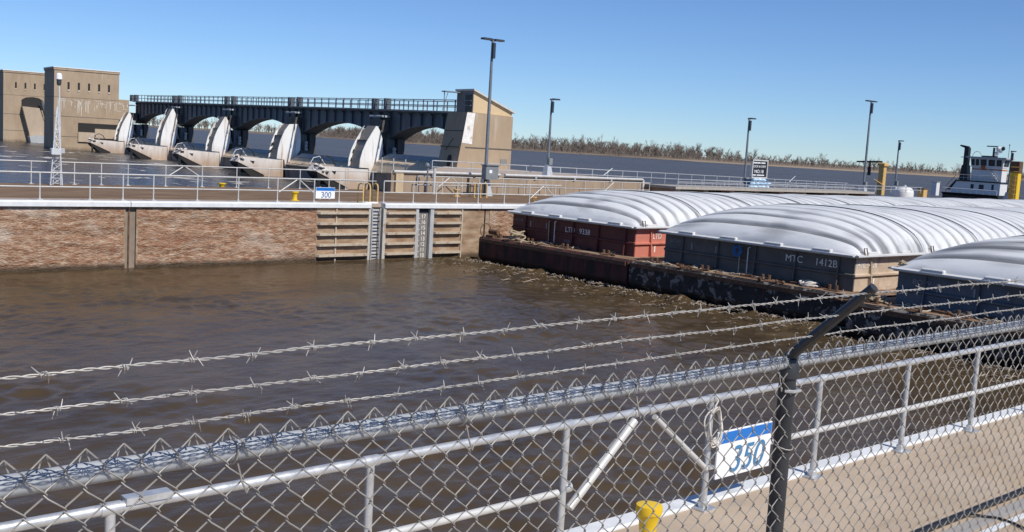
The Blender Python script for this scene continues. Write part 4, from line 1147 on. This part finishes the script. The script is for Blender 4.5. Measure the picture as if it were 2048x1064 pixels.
# ------------------------------------------------------------------ barges
YB = rad(1.2)
def barge(label, px, py, yfar, ynear, cfar, cnear, cx, front_mat, side_mat, hull_mat, words, zt):
    """bow face at local x=0, X aft; y local: world; rotation about the bow"""
    bg_ = empty('cargo_barge', (px, py, WL), label, 'barge', 'covered barges in the lock')
    def X(x, y, z):
        # x aft of headlog, y world-ish offset measured from py
        c, s_ = math.cos(-YB), math.sin(-YB)
        return (px + x * c - y * s_, py + x * s_ + y * c, z)
    f, n = yfar - py, ynear - py
    LEN = 58.5
    # hull with rounded headlog and raked bow
    prof = [(1.8, -3.6), (.10, -2.1), (.0, -1.95), (.0, -1.16), (.05, -1.09), (.12, -1.06), (LEN, -1.06), (LEN, -3.6)]
    MB(X).prism(prof, n, f, 'y').build('hull', hull_mat, bg_)
    MB(X).box(.10, LEN - .02, n + .02, f - .02, -1.06, -1.05).build('deck_plate', mt['rust_deck'], bg_)
    MB(X).box(-.045, .0, n + .1, f - .1, -1.30, -1.14).build('rub_bar', mt['rust'], bg_)
    # coaming
    cf, cn = cfar - py, cnear - py
    zc0, zc1 = -1.05, zt - .05
    fr = MB(X).box(cx, cx + .06, cn, cf, zc0, zc1).build('bow_coaming', front_mat, bg_)
    sd = MB(X).box(cx + .06, cx + 55, cn, cn + .06, zc0, zc1).build('side_coaming', side_mat, bg_)
    MB(X).box(cx + .06, cx + 55, cf - .06, cf, zc0, zc1).build('side_coaming', side_mat, bg_)
    MB(X).box(cx + 54.94, cx + 55, cn + .06, cf - .06, zc0, zc1).build('stern_coaming', side_mat, bg_)
    zm = (zc0 + zc1) / 2 - .03
    MB(X).prism([(cx - .07, zm - .03), (cx - .07, zm + .03), (cx, zm + .06), (cx, zm - .06)], cn - .05, cf, 'y').build('stiffening_rib', front_mat, fr)
    MB(X).prism([(cn - .09, zm - .03), (cn - .09, zm + .03), (cn, zm + .06), (cn, zm - .06)], cx - .06, cx + 55, 'x').build('stiffening_rib', side_mat, sd)
    for k in range(5):
        yy = cf - .95 - k * (cf - cn - .5) / 4.6
        MB(X).prism([(cx - .16, zc0), (cx, zc0), (cx, zc1 - .02), (cx - .05, zc1 - .02)], yy - .025, yy + .025, 'y').build('stiffener', front_mat, fr)
    for k in range(14):
        xx = cx + .95 + k * 2.1
        MB(X).prism([(cn - .16, zc0), (cn, zc0), (cn, zc1 - .02), (cn - .06, zc1 - .02)], xx - .03, xx + .03, 'x').build('stiffener', side_mat, sd)
    MB(X).box(cx - .12, cx + 55.1, cn - .14, cf + .12, zc1, zt).build('coaming_cap', mt['lug'], bg_)
    # ladder on the bow face
    yl = cf - words.get('ladder', .3) * (cf - cn)
    for dy in (0, -.38):
        MB(X).path([(cx - .10, yl + dy, zc0), (cx - .10, yl + dy, zc1 - .12), (cx - .10, yl + dy - .09, zc1 - .10)], .022, 6).build('ladder_rail', mt['letter'] if dy else mt['rust_rail'], fr)
    for q in range(4):
        MB(X).tube((cx - .10, yl, zc0 + .2 + q * .24), (cx - .10, yl - .38, zc0 + .2 + q * .24), .014, 5).build('ladder_rung', mt['rust'], fr)
    for (body, frac, size, zz, mm, sx) in words['front']:
        p = X(cx - .012, cf - frac * (cf - cn), zc1 - zz)
        d = Vector(X(0, -1, 0)) - Vector(X(0, 0, 0))
        text(body, size, p, d, (0, 0, 1), mm, bg_, 'lettering', .003, sx)
    for (body, xo, size, zz, mm, sx) in words['side']:
        p = X(cx + xo, cn - .012, zc1 - zz)
        d = Vector(X(1, 0, 0)) - Vector(X(0, 0, 0))
        text(body, size, p, d, (0, 0, 1), mm, bg_, 'lettering', .003, sx)
    # load marks (short white strokes)
    for fr_ in (.16, .30):
        yy = cf - fr_ * (cf - cn)
        MB(X).box(cx - .008, cx, yy - .03, yy + .03, zc1 - .5, zc1 - .24).build('draft_mark', mt['letter_dim'], fr)
    MB(X).box(cx + 1.25, cx + 1.32, cn - .008, cn, zm - .38, zm - .12).build('draft_mark', mt['letter'], sd)
    # arched fibreglass covers in lapped segments
    hw = (cf - cn) / 2 + .14
    yc = (cf + cn) / 2
    H = words.get('H', 1.33)
    seg = 4.55
    NS = 12
    pitch = .76
    for k in range(NS):
        xa, xb = cx - .22 + k * seg, cx - .22 + (k + 1) * seg + .10
        nx = 108 if k < 4 else 72
        ny = 44
        vs, gr = [], []
        for i in range(nx + 1):
            x_ = xa + (xb - xa) * i / nx
            d_ = max(0, x_ - (cx - .22))
            gx = (1 - (1 - min(1, d_ / 4.3)) ** 2.3) ** .62
            dl = max(0.0, cx + NS * seg - x_)
            gx *= (1 - (1 - min(1, dl / 3.2)) ** 2.3) ** .62
            ph = math.cos(2 * math.pi * (x_ - cx) / pitch)
            vv = abs(((x_ - cx) / pitch) % 1.0 - .5) * 2          # 0 in the valley, 1 on the crest
            rib = min(1.0, max(0.0, (vv - .10) / .34))
            rib = rib * rib * (3 - 2 * rib)
            e0 = min(1, (x_ - xa) / .25) if k else 1.0
            for j in range(ny + 1):
                u = -1 + 2 * j / ny
                u = math.sin(u * math.pi / 2) * .35 + u * .65
                pz = max(0.0, 1 - abs(u) ** 2.7) ** .64
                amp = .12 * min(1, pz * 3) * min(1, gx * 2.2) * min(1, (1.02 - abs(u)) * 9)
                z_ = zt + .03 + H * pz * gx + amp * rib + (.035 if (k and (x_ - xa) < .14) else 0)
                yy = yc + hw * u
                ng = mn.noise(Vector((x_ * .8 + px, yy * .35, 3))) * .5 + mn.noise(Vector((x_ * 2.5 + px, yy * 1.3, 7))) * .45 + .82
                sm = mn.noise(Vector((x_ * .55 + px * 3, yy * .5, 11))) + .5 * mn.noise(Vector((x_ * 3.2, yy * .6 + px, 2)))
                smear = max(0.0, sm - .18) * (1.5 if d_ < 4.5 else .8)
                gr.append(max(0.0, min(.9, (1 - rib) ** .7 * ng * (1.5 - .75 * gx * (1 if u < 0 else .6)) + smear)))  # valley dirt plus painted shade, stronger on the front dome
                vs.append((x_, yy, z_ + .006 * math.sin(3 * x_ + 2 * yy)))
        fs = [(i * (ny + 1) + j, (i + 1) * (ny + 1) + j, (i + 1) * (ny + 1) + j + 1, i * (ny + 1) + j + 1) for i in range(nx) for j in range(ny)]
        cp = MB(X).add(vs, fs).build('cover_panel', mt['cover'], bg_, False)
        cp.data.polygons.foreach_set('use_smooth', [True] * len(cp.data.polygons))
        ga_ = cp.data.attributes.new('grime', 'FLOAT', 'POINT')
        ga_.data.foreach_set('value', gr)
        # dark lap seam following the arch at the aft end of the panel
        if k < NS - 1:
            pts = []
            x_ = xb - .04
            dl = max(0.0, cx + NS * seg - x_)
            for j in range(7, 33):
                u = -1 + 2 * j / 45
                if k % 2 == 0 and abs(u + .25) < .05:
                    pass
                d_ = x_ - (cx - .22)
                gx = (1 - (1 - min(1, d_ / 4.3)) ** 2.3) ** .62 * (1 - (1 - min(1, dl / 3.2)) ** 2.3) ** .62
                pz = max(0.0, 1 - abs(u) ** 2.7) ** .64
                pts.append((x_ + .02, yc + hw * u, zt + .05 + H * pz * gx + .075))
            MB(X).path(pts, .022, 6).build('lap_seam', mt['cover_joint'], cp)
            # loose hold-down strap part way down the near slope
            MB(X).path([(p_[0] + .22, p_[1], p_[2] + .02) for p_ in pts[7:17]], .03, 5).build('hold_down_strap', mt['cover_joint'], cp)
        # eave flange (near and far), lugs
        for sg in (-1, 1):
            yy = yc + sg * hw
            MB(X).prism([(yy - .0, zt + .005), (yy + sg * .12, zt + .005), (yy + sg * .12, zt + .05), (yy, zt + .08)], xa, xb - .12, 'x').build('eave_flange', mt['lug'], cp)
        if k < 8:
            for q in range(2):
                xx = xa + .8 + q * 2.2
                MB(X).bbox(xx, xx + .6, yc - hw - .02, yc - hw + .30, zt + .05, zt + .16, .03).build('lifting_lug', mt['lug'], cp)
            MB(X).path([(xa + .45, yc - hw - .08, zt + .05), (xa + .45, yc - hw - .02, zt + .30), (xa + .62, yc - hw - .02, zt + .30), (xa + .62, yc - hw - .08, zt + .05)], .02, 5).build('hasp', mt['rust'], cp)
        if 0 < k < 8:
            u = -.42
            zz = zt + .03 + H * (1 - abs(u) ** 2.7) ** .64
            hx0, hx1 = xa + 1.5, xa + 2.7
            ya, yb_ = yc + hw * -.50, yc + hw * -.24
            za = zt + .03 + H * (1 - .50 ** 2.5) ** .66 + .10
            zb_ = zt + .03 + H * (1 - .24 ** 2.5) ** .66 + .10
            MB(X).add([(hx0, ya, za), (hx1, ya, za), (hx1, yb_, zb_), (hx0, yb_, zb_), (hx0, ya, za - .1), (hx1, ya, za - .1), (hx1, yb_, zb_ - .1), (hx0, yb_, zb_ - .1)],
                      [(0, 1, 2, 3), (0, 4, 5, 1), (1, 5, 6, 2), (2, 6, 7, 3), (3, 7, 4, 0)]).build('cover_hatch', mt['cover'], cp)
        if k == 0:
            MB(X).prism([(cx - .34, zt + .005), (cx - .2, zt + .005), (cx - .2, zt + .09), (cx - .34, zt + .05)], cn - .1, cf + .1, 'y').build('bow_flange', mt['lug'], cp)
            for q in range(4):
                yy = cf - .9 - q * (cf - cn) / 4.2
                MB(X).bbox(cx - .32, cx - .02, yy - .75, yy, zt + .05, zt + .17, .03).build('lifting_lug', mt['lug'], cp)
    # deck fittings: timberheads, ratchets, kevels along the bow deck
    for q in range(4):
        yy = f - .7 - q * (f - n - 1.4) / 3.4 - random.uniform(0, .5)
        mb = MB(X)
        mb.tube((.45, yy, -1.05), (.45, yy, -.84), .06, 8).tube((.45, yy + .28, -1.05), (.45, yy + .28, -.84), .06, 8)
        mb.box(.30, .60, yy - .12, yy + .40, -1.05, -1.02)
        mb.build('timberhead', mt['rust'], bg_)
    return bg_, X
DR = 'letter'
b1, X1 = barge('maroon-sided covered barge beside the far lock wall', 33.0, 34.0, 38.8, 29.2, 37.75, 29.95, 1.15, mt['coam_red'], mt['coam_red_side'], mt['hull_red'],
               {'front': [('LTD', .46, .34, .52, mt['letter'], 1.0), ('9338', .575, .34, .52, mt['letter'], 1.0), ('LTD 9338', .02, .15, .30, mt['letter_dim'], .9), ('9338', .455, .17, .98, mt['letter_dim'], 1.1)],
                'side': [('LTD', 1.1, .34, .42, mt['letter'], .9)], 'ladder': .335, 'H': 1.17}, .17)
b2, X2 = barge('charcoal covered barge in the middle of the three, marked MTC 1412B', 32.75, 24.0, 29.05, 18.4, 28.1, 19.5, 1.0, mt['coam_grey'], mt['coam_tan'], mt['hull_black'],
               {'front': [('BOW', .03, .2, .30, mt['letter_dim'], 1.2), ('MTC', .67, .36, .42, mt['letter'], 1.0), ('1412B', .815, .36, .42, mt['letter'], 1.0)],
                'side': [('MTC 1412B', .12, .26, .36, mt['letter'], 1.0)], 'ladder': .44, 'H': 1.29}, .17)
b3, X3 = barge('slate blue covered barge nearest the chain link fence', 31.1, 13.0, 18.2, 7.6, 17.1, 8.7, 1.0, mt['coam_blue'], mt['coam_blue'], mt['hull_black'],
               {'front': [('BOW', .06, .22, .34, mt['letter_dim'], 1.2)], 'side': [], 'ladder': .85, 'H': 1.2}, .08)

# ropes, wires and loose gear on the barge decks
def coil(name, pos, R, turns, r, mat, label, flatz=.35, vertical=False, n=16):
    e = empty(name, pos, label, 'rope')
    mb = MB()
    for q in range(turns):
        a0 = random.uniform(0, 6.28)
        ox, oy = random.uniform(-.25, .25) * R, random.uniform(-.25, .25) * R
        rx, ry = R * random.uniform(.55, 1), R * random.uniform(.55, 1)
        pts = []
        for k in range(n):
            a = a0 + 2 * math.pi * k / n
            hh = q / turns * flatz + .05 * math.sin(2 * a + q)
            if vertical:
                pts.append((pos[0] - .03 - .02 * (q % 3), pos[1] + ox * .6 + rx * .8 * math.cos(a), pos[2] + oy * .6 + ry * math.sin(a)))
            else:
                pts.append((pos[0] + ox + rx * math.cos(a), pos[1] + oy + ry * math.sin(a), pos[2] + .03 + max(0, hh)))
        mb.path(pts, r, 6, closed=True)
    mb.build('rope_loops', mat, e, True)
    return e
coil('mooring_rope', (33.5, 36.55, -1.05), .36, 11, .035, mt['rope'], 'tan heap of coiled mooring rope on the maroon barge bow deck', .42)
coil('mooring_rope', (33.4, 21.0, -1.05), .34, 7, .03, mt['rope_white'], 'pale flat coil of rope on the charcoal barge bow deck', .12)
coil('mooring_rope', tuple(X2(.84, 0.35, -.15)), .25, 6, .022, mt['rope_blue'], 'blue rope coil hung on the charcoal barge bow face', .3, True)
coil('mooring_rope', (31.95, 17.6, -1.05), .36, 6, .03, mt['rope'], 'tan rope tangle on the deck between charcoal and slate blue barges', .2)
coil('mooring_rope', (32.4, 16.9, .2), .3, 5, .022, mt['rope'], 'tan rope bundle lying on the cover edge of the slate blue barge', .1)
def tangle(xc, y0, y1, cnt, label, z=-1.045, spread=.45):
    e = empty('mooring_wire', (xc, (y0 + y1) / 2, z), label, 'wire')
    for q in range(cnt):
        y = random.uniform(y0, y1)
        L_ = random.uniform(.6, 2.2)
        pts = []
        x_ = xc + random.uniform(-spread, spread)
        an = random.uniform(-.5, .5) + (math.pi / 2 if random.random() < .7 else 0)
        for k in range(9):
            pts.append((x_, y, z + .02 + max(0, .07 * math.sin(k * 1.3 + q)) ))
            an += random.uniform(-.6, .6)
            x_ += math.cos(an) * L_ / 9
            x_ = min(max(x_, xc - .6), xc + .55)
            y += math.sin(an) * L_ / 9
        MB().path(pts, random.choice((.014, .02, .026)), 5).build('wire_strand', random.choice((mt['rust'], mt['rust'], mt['rope'], mt['rust_rail'])), e)
    for q in range(cnt // 2):
        y = random.uniform(y0, y1)
        x_ = xc + random.uniform(-spread, spread)
        a = random.uniform(0, 6.28)
        l = random.uniform(.25, .5)
        MB().tube((x_, y, z + .04), (x_ + l * math.cos(a), y + l * math.sin(a), z + .07), .04, 6).blob((x_, y, z + .06), .07, .07, .06).build('ratchet', mt['rust'], e)
    return e
tangle(33.55, 30.0, 36.0, 16, 'rusty wires and ratchets strewn over the maroon barge bow deck')
tangle(33.2, 19.0, 28.6, 26, 'rusty wires and ratchets strewn over the charcoal barge bow deck')
tangle(31.6, 8.5, 17.9, 26, 'rusty wires and ratchets strewn over the slate blue barge bow deck')
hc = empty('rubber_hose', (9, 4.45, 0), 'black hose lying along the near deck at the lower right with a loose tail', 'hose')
MB().path([(5.0 + k * .5, 4.43 + .012 * mn.noise(Vector((k * .7, 2, 0))), .036) for k in range(32)], .034, 8).build('hose_run', mt['black'], hc, True)  # black tube added to strengthen the fence rail's shadow line
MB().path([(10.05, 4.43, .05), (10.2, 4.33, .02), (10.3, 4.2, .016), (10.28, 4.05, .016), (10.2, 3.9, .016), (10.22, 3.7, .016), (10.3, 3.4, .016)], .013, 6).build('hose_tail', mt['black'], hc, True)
# small capstan frame on the left bow corner
cp_ = empty('deck_winch', (33.4, 38.2, -1.05), 'rusty hand winch on the far bow corner of the maroon barge', 'winch')
MB().box(33.2, 33.9, 37.95, 38.45, -1.05, -.95).build('winch_bed', mt['rust'], cp_)
MB().tube((33.5, 37.9, -.8), (33.5, 38.5, -.8), .12, 10).build('winch_drum', mt['rust'], cp_)
MB().path([(33.2 + .32 * math.cos(a) + .1, 38.6, -.75 + .32 * math.sin(a)) for a in [k * .52 for k in range(12)]], .02, 5, closed=True).build('winch_wheel', mt['rust'], cp_)

# brown foam and splashes along the bow waterline
mb = MB()
def bowx(y):
    return 33.0 if y > 29.1 else (32.75 if y > 18.3 else 31.1)
for q in range(1150):
    y = random.uniform(8.5, 39.2)
    near_ = random.random() < .55
    off = abs(random.gauss(.05, .22)) if near_ else random.uniform(0, 3.4) ** 1.0
    if not near_ and random.random() < off / 4:
        continue
    xw = bowx(y) - .04 - off
    l = random.uniform(.10, .30) if near_ else random.uniform(.15, .5)
    an = random.gauss(1.35, .6)
    wd = random.uniform(.010, .030)
    zz = WL + (random.uniform(.0, .075) if near_ else random.uniform(.02, .07))
    pts = []
    for k in range(5):
        an += random.uniform(-.5, .5)
        pts.append((xw, y, zz + .03 * math.sin(k * 1.6)))
        xw += math.cos(an) * l / 4
        y += math.sin(an) * l / 4
    mb.path(pts, [.004, wd, wd * 1.2, wd * .8, .003], 4)
o = tag(mb.build('foam', mt['foamw'], None), 'brown foam and splashes along the barge bows at the waterline', 'foam', kind='stuff')

# ------------------------------------------------------------------ far bank and trees
bank = [(700, 5200), (1201, 1960), (900, 1250), (960, 1080), (925, 812), (930, 673), (990, 560), (1110, 500), (1130, 380), (1250, 200), (1500, 0), (2500, -300)]
def bank_x(y):
    b = sorted(bank, key=lambda p: p[1])
    for (xa, ya), (xb, yb) in zip(b[:-1], b[1:]):
        if ya <= y <= yb:
            return xa + (xb - xa) * (y - ya) / (yb - ya)
    return b[0][0]
ys_ = [5200, 3500, 2600] + list(range(2000, -300, -40)) + [-300]
vs, fs = [], []
for i, y in enumerate(ys_):
    xb = bank_x(y) + 12 * mn.noise(Vector((y * .013, 0, 0)))
    vs += [(xb - 3, y, RZ - .6), (xb + 5, y, -1.0), (xb + 60, y, .2), (xb + 5500, y, 1.5)]
for i in range(len(ys_) - 1):
    for k in range(3):
        fs.append((i * 4 + k, (i + 1) * 4 + k, (i + 1) * 4 + k + 1, i * 4 + k + 1))
struct(MB().add(vs, fs).build('far_bank', mt['bank']))
struct(MB().add([(880, 700, RZ + .1), (905, 560, RZ + .1), (960, 430, RZ + .1), (990, 425, RZ + .5), (950, 600, RZ + 1.3), (915, 760, RZ + .9)], [(0, 1, 2, 3, 4, 5)]).build('sand_spit', mt['spit']))

def tree_mb(h, seed, twig=3, fat=.016, light=False):
    rnd = random.Random(seed)
    mb = MB()
    def grow(p, d, L_, r, lev):
        n = (2 if lev < 2 else 1) if light else 3
        pts, rr = [p], [r]
        q = p.copy()
        dd = d.copy()
        for k in range(n):
            dd = (dd + Vector((rnd.uniform(-.16, .16), rnd.uniform(-.16, .16), rnd.uniform(-.02, .12)))).normalized()
            q = q + dd * (L_ / n)
            pts.append(q.copy())
            rr.append(r * (1 - .55 * (k + 1) / n))
        mb.path(pts, rr, 3 if lev else 5, cap=False)
        if lev >= twig:
            return
        kids = (rnd.randint(5, 7) if lev else rnd.randint(7, 8)) if light else (rnd.randint(4, 5) if lev else rnd.randint(6, 8))
        for c in range(kids):
            u = rnd.uniform(.35, 1.0) if lev else rnd.uniform(.25, 1.0)
            i0 = min(n - 1, int(u * n))
            base = pts[i0].lerp(pts[i0 + 1], u * n - i0)
            az = rnd.uniform(0, 6.28)
            sp = rnd.uniform(.35, .95)
            nd = (dd + Vector((math.cos(az) * sp, math.sin(az) * sp, rnd.uniform(-.05, .35)))).normalized()
            grow(base, nd, L_ * rnd.uniform(.42, .64), max(r * .5, .06), lev + 1)
    grow(Vector((0, 0, -.5)), Vector((rnd.uniform(-.06, .06), rnd.uniform(-.06, .06), 1)).normalized(), h * .62, h * fat, 0)
    return mb
protos = []
for k in range(7):
    mb = tree_mb(1.0 * 19, 100 + k, 3, .02)
    me = mb.build('bare_tree', mt['bark'] if k % 3 else mt['bark2'])
    protos.append(me)
rt_ = random.Random(11)
labels = ['bare grey-brown tree on the far river bank']
first = True
NT = 0
ylist = []
y = 330.0
while y < 1950:
    ylist.append(y)
    y += rt_.uniform(3.2, 9.5) * (1 if y > 700 else .8)
used = set()
for y in ylist[:290]:
    k = rt_.randrange(7)
    o = protos[k]
    if k in used:
        o = o.copy()
        C.objects.link(o)
    used.add(k)
    hf = (.95 if y > 760 else .62 if y > 560 else .72) * rt_.choice((.7, .85, .95, 1.05, 1.2))
    if 560 < y < 760 and rt_.random() < .35:
        hf *= .6
    o.location = (bank_x(y) + 10 + rt_.uniform(0, 55), y, -.6)
    hf *= .95 + .45 * mn.noise(Vector((y * .02, 1, 0)))
    o.scale = (hf * rt_.uniform(.9, 1.25), hf * rt_.uniform(.9, 1.25), hf)
    o.rotation_euler = (0, 0, rt_.uniform(0, 6.28))
    tag(o, 'bare grey-brown tree on the far river bank', 'tree', 'bare trees along the far bank')
for k in range(7):
    if k not in used:
        bpy.data.objects.remove(protos[k])
# the wood behind reads as one mass
def mass(name, label, n, dx0, dx1, hmul, mat, seed, lev, dens, ya=250, yb=2000):
    rw_ = random.Random(seed)
    src = [tree_mb(12, 300 + seed * 10 + k, lev, .026, True) for k in range(4)]
    src = [(np.array(s_.v, dtype=np.float32), s_.f) for s_ in src]
    V, Fc, off = [], [], 0
    for q in range(n):
        y = rw_.uniform(ya, yb)
        hh = hmul * rw_.uniform(.55, 1.15) * (1.0 if y > 760 else .6) * (.92 + .42 * mn.noise(Vector((y * .018, seed, 0))) + .25 * mn.noise(Vector((y * .07, seed, 5))))
        if 500 < y < 800 and rw_.random() < dens:
            continue
        a = rw_.uniform(0, 6.28)
        v, f = src[rw_.randrange(4)]
        c, s_ = math.cos(a), math.sin(a)
        x = bank_x(y) + rw_.uniform(dx0, dx1)
        vv = np.stack([(v[:, 0] * c - v[:, 1] * s_) * hh * 1.2 + x, (v[:, 0] * s_ + v[:, 1] * c) * hh * 1.2 + y, v[:, 2] * hh - .8], -1)
        V.append(vv)
        Fc += [tuple(i + off for i in ff) for ff in f]
        off += len(v)
    V = np.concatenate(V)
    me = bpy.data.meshes.new(name)
    me.from_pydata(V.tolist(), [], Fc)
    me.materials.append(mat)
    o = bpy.data.objects.new(name, me)
    C.objects.link(o)
    return tag(o, label, 'wood', kind='stuff')
mass('far_wood', 'brown leafless wood behind the trees of the far bank', 1900, 25, 160, 1.5, mt['bark'], 1, 2, .12)
mass('bank_scrub', 'low brown leafless scrub along the far bank', 1700, 4, 70, .7, mt['bark2'], 2, 2, .05)
mass('bluff_wood', 'tall brown leafless wood upriver seen through the bridge arches', 1000, 15, 200, 2.3, mt['bark'], 3, 2, 0, 1250, 4700)

# ------------------------------------------------------------------ chain link fence in front
FY, FZ = 1.982, 2.627
XA, XB = -1.7, 8.6
fe = empty('chain_link_fence', (3.05, FY, 0), 'galvanised chain link fence with dark post and three barbed wires in the foreground', 'fence')
MB().path([(XA, FY, FZ), (3.45, FY, FZ), (XB, FY, FZ)], .0215, 14).build('top_rail', mt['rail_blue'], fe, True)
MB().path([(2.02, FY, FZ), (2.16, FY, FZ)], .0238, 14).build('rail_sleeve', mt['rail_blue'], fe, True)
PX = [.2 - .0 - .0, 3.06, 5.5, 7.95]
PX = [-1.2, 3.06, 5.5, 7.95]
for xx in PX:
    p_ = MB().tube((xx, FY - .005, 0), (xx, FY - .005, FZ - .03), .0285, 16).build('post', mt['post_dark'], fe, True)
    MB().lathe([(.035, FZ - .05), (.036, FZ - .015), (.026, FZ + .012)], xx, FY - .005, 16).build('post_cap', mt['post_dark'], p_, True)
    MB().path([(xx, FY + .012, FZ - .035), (xx, FY + .002, FZ + .012), (xx, FY - .03, FZ + .045), (xx, FY - .283, FZ + .288)], [.023, .020, .0185, .0165], 8).build('barb_arm', mt['post_dark'], fe, True)
    if xx > 0:
        MB().path([(xx - .033, FY - .02, FZ - .09), (xx - .02, FY - .042, FZ - .09), (xx + .02, FY - .042, FZ - .09), (xx + .033, FY - .02, FZ - .09)], .006, 6).build('post_clamp', mt['galv'], fe, True)
        for zz in (2.35, 1.95, 1.6, 1.2, .8):
            MB().path([(xx + .034 * math.cos(a), FY - .005 + .036 * math.sin(a), zz + .012 * math.sin(a)) for a in [k * 2 * math.pi / 14 for k in range(14)]], .0023, 5, closed=True).build('post_tie', mt['wire'], fe)
# woven wires: flattened spirals interlocking with their neighbours
PH = .0359
DZ = .0359 * 1.0
def mesh_wire(par):
    pts = []
    z = FZ + .052
    zlow = .05
    k = par
    first_ = True
    # knuckle at the top
    side = 1 if par else 0
    xk = PH * side
    zz = z - (0 if True else DZ)
    n_ = int((z - zlow) / DZ)
    rj = random.Random(par)
    pts.append((xk - .010 if side else xk + .010, .006, zz - .022))
    pts.append((xk - .004 if side else xk + .004, .008, zz - .004))
    pts.append((xk, .0, zz + .004))
    s_ = side
    for i in range(1, n_):
        zc = zz - i * DZ
        s_ = 1 - s_
        xe = PH * s_ + (.003 if s_ else -.003)
        d = -.0045 if s_ else .0045
        # diagonal run lies in front or behind, corner turns through
        pts.append((xe - (.006 if s_ else -.006), (-.0042 if s_ else .0042), zc + .0068))
        pts.append((xe, 0.0, zc))
        pts.append((xe - (.006 if s_ else -.006), (.0042 if s_ else -.0042), zc - .0068))
    return pts
wp = []
for par in (0, 1):
    o = MB().path(mesh_wire(par), .0018, 5).build('mesh_wire', mt['wire'], None, True)
    wp.append(o)
n_w = int((XB - XA) / PH)
for i in range(n_w):
    par = i % 2
    o = wp[par]
    if i > 1:
        o = o.copy()
        C.objects.link(o)
    o.parent = fe
    o.location = (XA + i * PH - 3.05, 0 + .0235 * 0 - .026, 0)
for k in range(13):
    xx = -1.4 + k * .62 + random.uniform(-.05, .05)
    MB().path([(xx + .004 * math.sin(a), FY + .027 * math.cos(a) - .003, FZ + .027 * math.sin(a)) for a in [q * 2 * math.pi / 14 for q in range(14)]], .0022, 5, closed=True).build('rail_tie', mt['wire'], fe)
    MB().path([(xx, FY - .03, FZ - .02), (xx + .01, FY - .032, FZ - .06), (xx + .022, FY - .03, FZ - .085), (xx + .03, FY - .026, FZ - .075)], .0022, 5).build('rail_tie', mt['wire'], fe)
# barbed wires
def barb_mesh():
    mb = MB()
    for (a0, dx) in ((.4, 0), (2.3, .007)):
        pts = []
        for k in range(9):
            a = a0 + k * 2.3 * math.pi / 8
            pts.append((dx + k * .0013, .0042 * math.cos(a), .0042 * math.sin(a)))
        e0 = Vector(pts[0]) + Vector((-.004, .0145 * math.cos(a0 - .9), .0145 * math.sin(a0 - .9)))
        e1 = Vector(pts[-1]) + Vector((.004, .0145 * math.cos(a0 + 2.3 * math.pi + .9), .0145 * math.sin(a0 + 2.3 * math.pi + .9)))
        mb.path([e0] + pts + [e1], [.0007] + [.00125] * 9 + [.0007], 5)
    return mb
bm0 = None
for wi, (k, seed) in enumerate(((1.0, 1), (.665, 2), (.335, 3))):
    y0, z0 = FY - .005 - .262 * k, FZ + .024 + .243 * k
    rb = random.Random(seed)
    sag = lambda x: -.006 * math.sin(max(0, min(1, (x + 1.2) / 4.26)) * math.pi) if x < 3.06 else -.004 * math.sin(min(1, (x - 3.06) / 2.44) * math.pi)
    bend = lambda x: .0035 * mn.noise(Vector((x * 3.1, wi * 7, 0))) + .0015 * mn.noise(Vector((x * 11, wi * 3, 2)))
    ww = empty('barbed_wire', (0, 0, 0))
    bpy.data.objects.remove(ww)
    mb = MB()
    for st in (0, math.pi):
        pts = []
        x_ = XA
        while x_ < XB:
            a = 2 * math.pi * x_ / .058 + st + 1.2 * mn.noise(Vector((x_ * 2, wi, 1)))
            pts.append((x_, y0 + .0019 * math.cos(a), z0 + sag(x_) + bend(x_) + .0019 * math.sin(a)))
            x_ += .006
        mb.path(pts, .00135, 5)
    wo = mb.build('barbed_wire', mt['barb'], fe, True)
    x_ = XA + rb.uniform(.02, .1)
    while x_ < XB:
        if bm0 is None:
            bm0 = barb_mesh().build('barb', mt['barb'], None, True)
            o = bm0
        else:
            o = bm0.copy()
            C.objects.link(o)
        o.parent = wo
        o.location = (x_ - 3.05, y0 - FY, z0 + sag(x_) + bend(x_))
        o.rotation_euler = (rb.uniform(0, 6.28), rb.uniform(-.25, .25), rb.uniform(-.25, .25))
        x_ += rb.uniform(.105, .135)

for o in list(bpy.data.objects):
    if 'base' in o:
        del o['base']
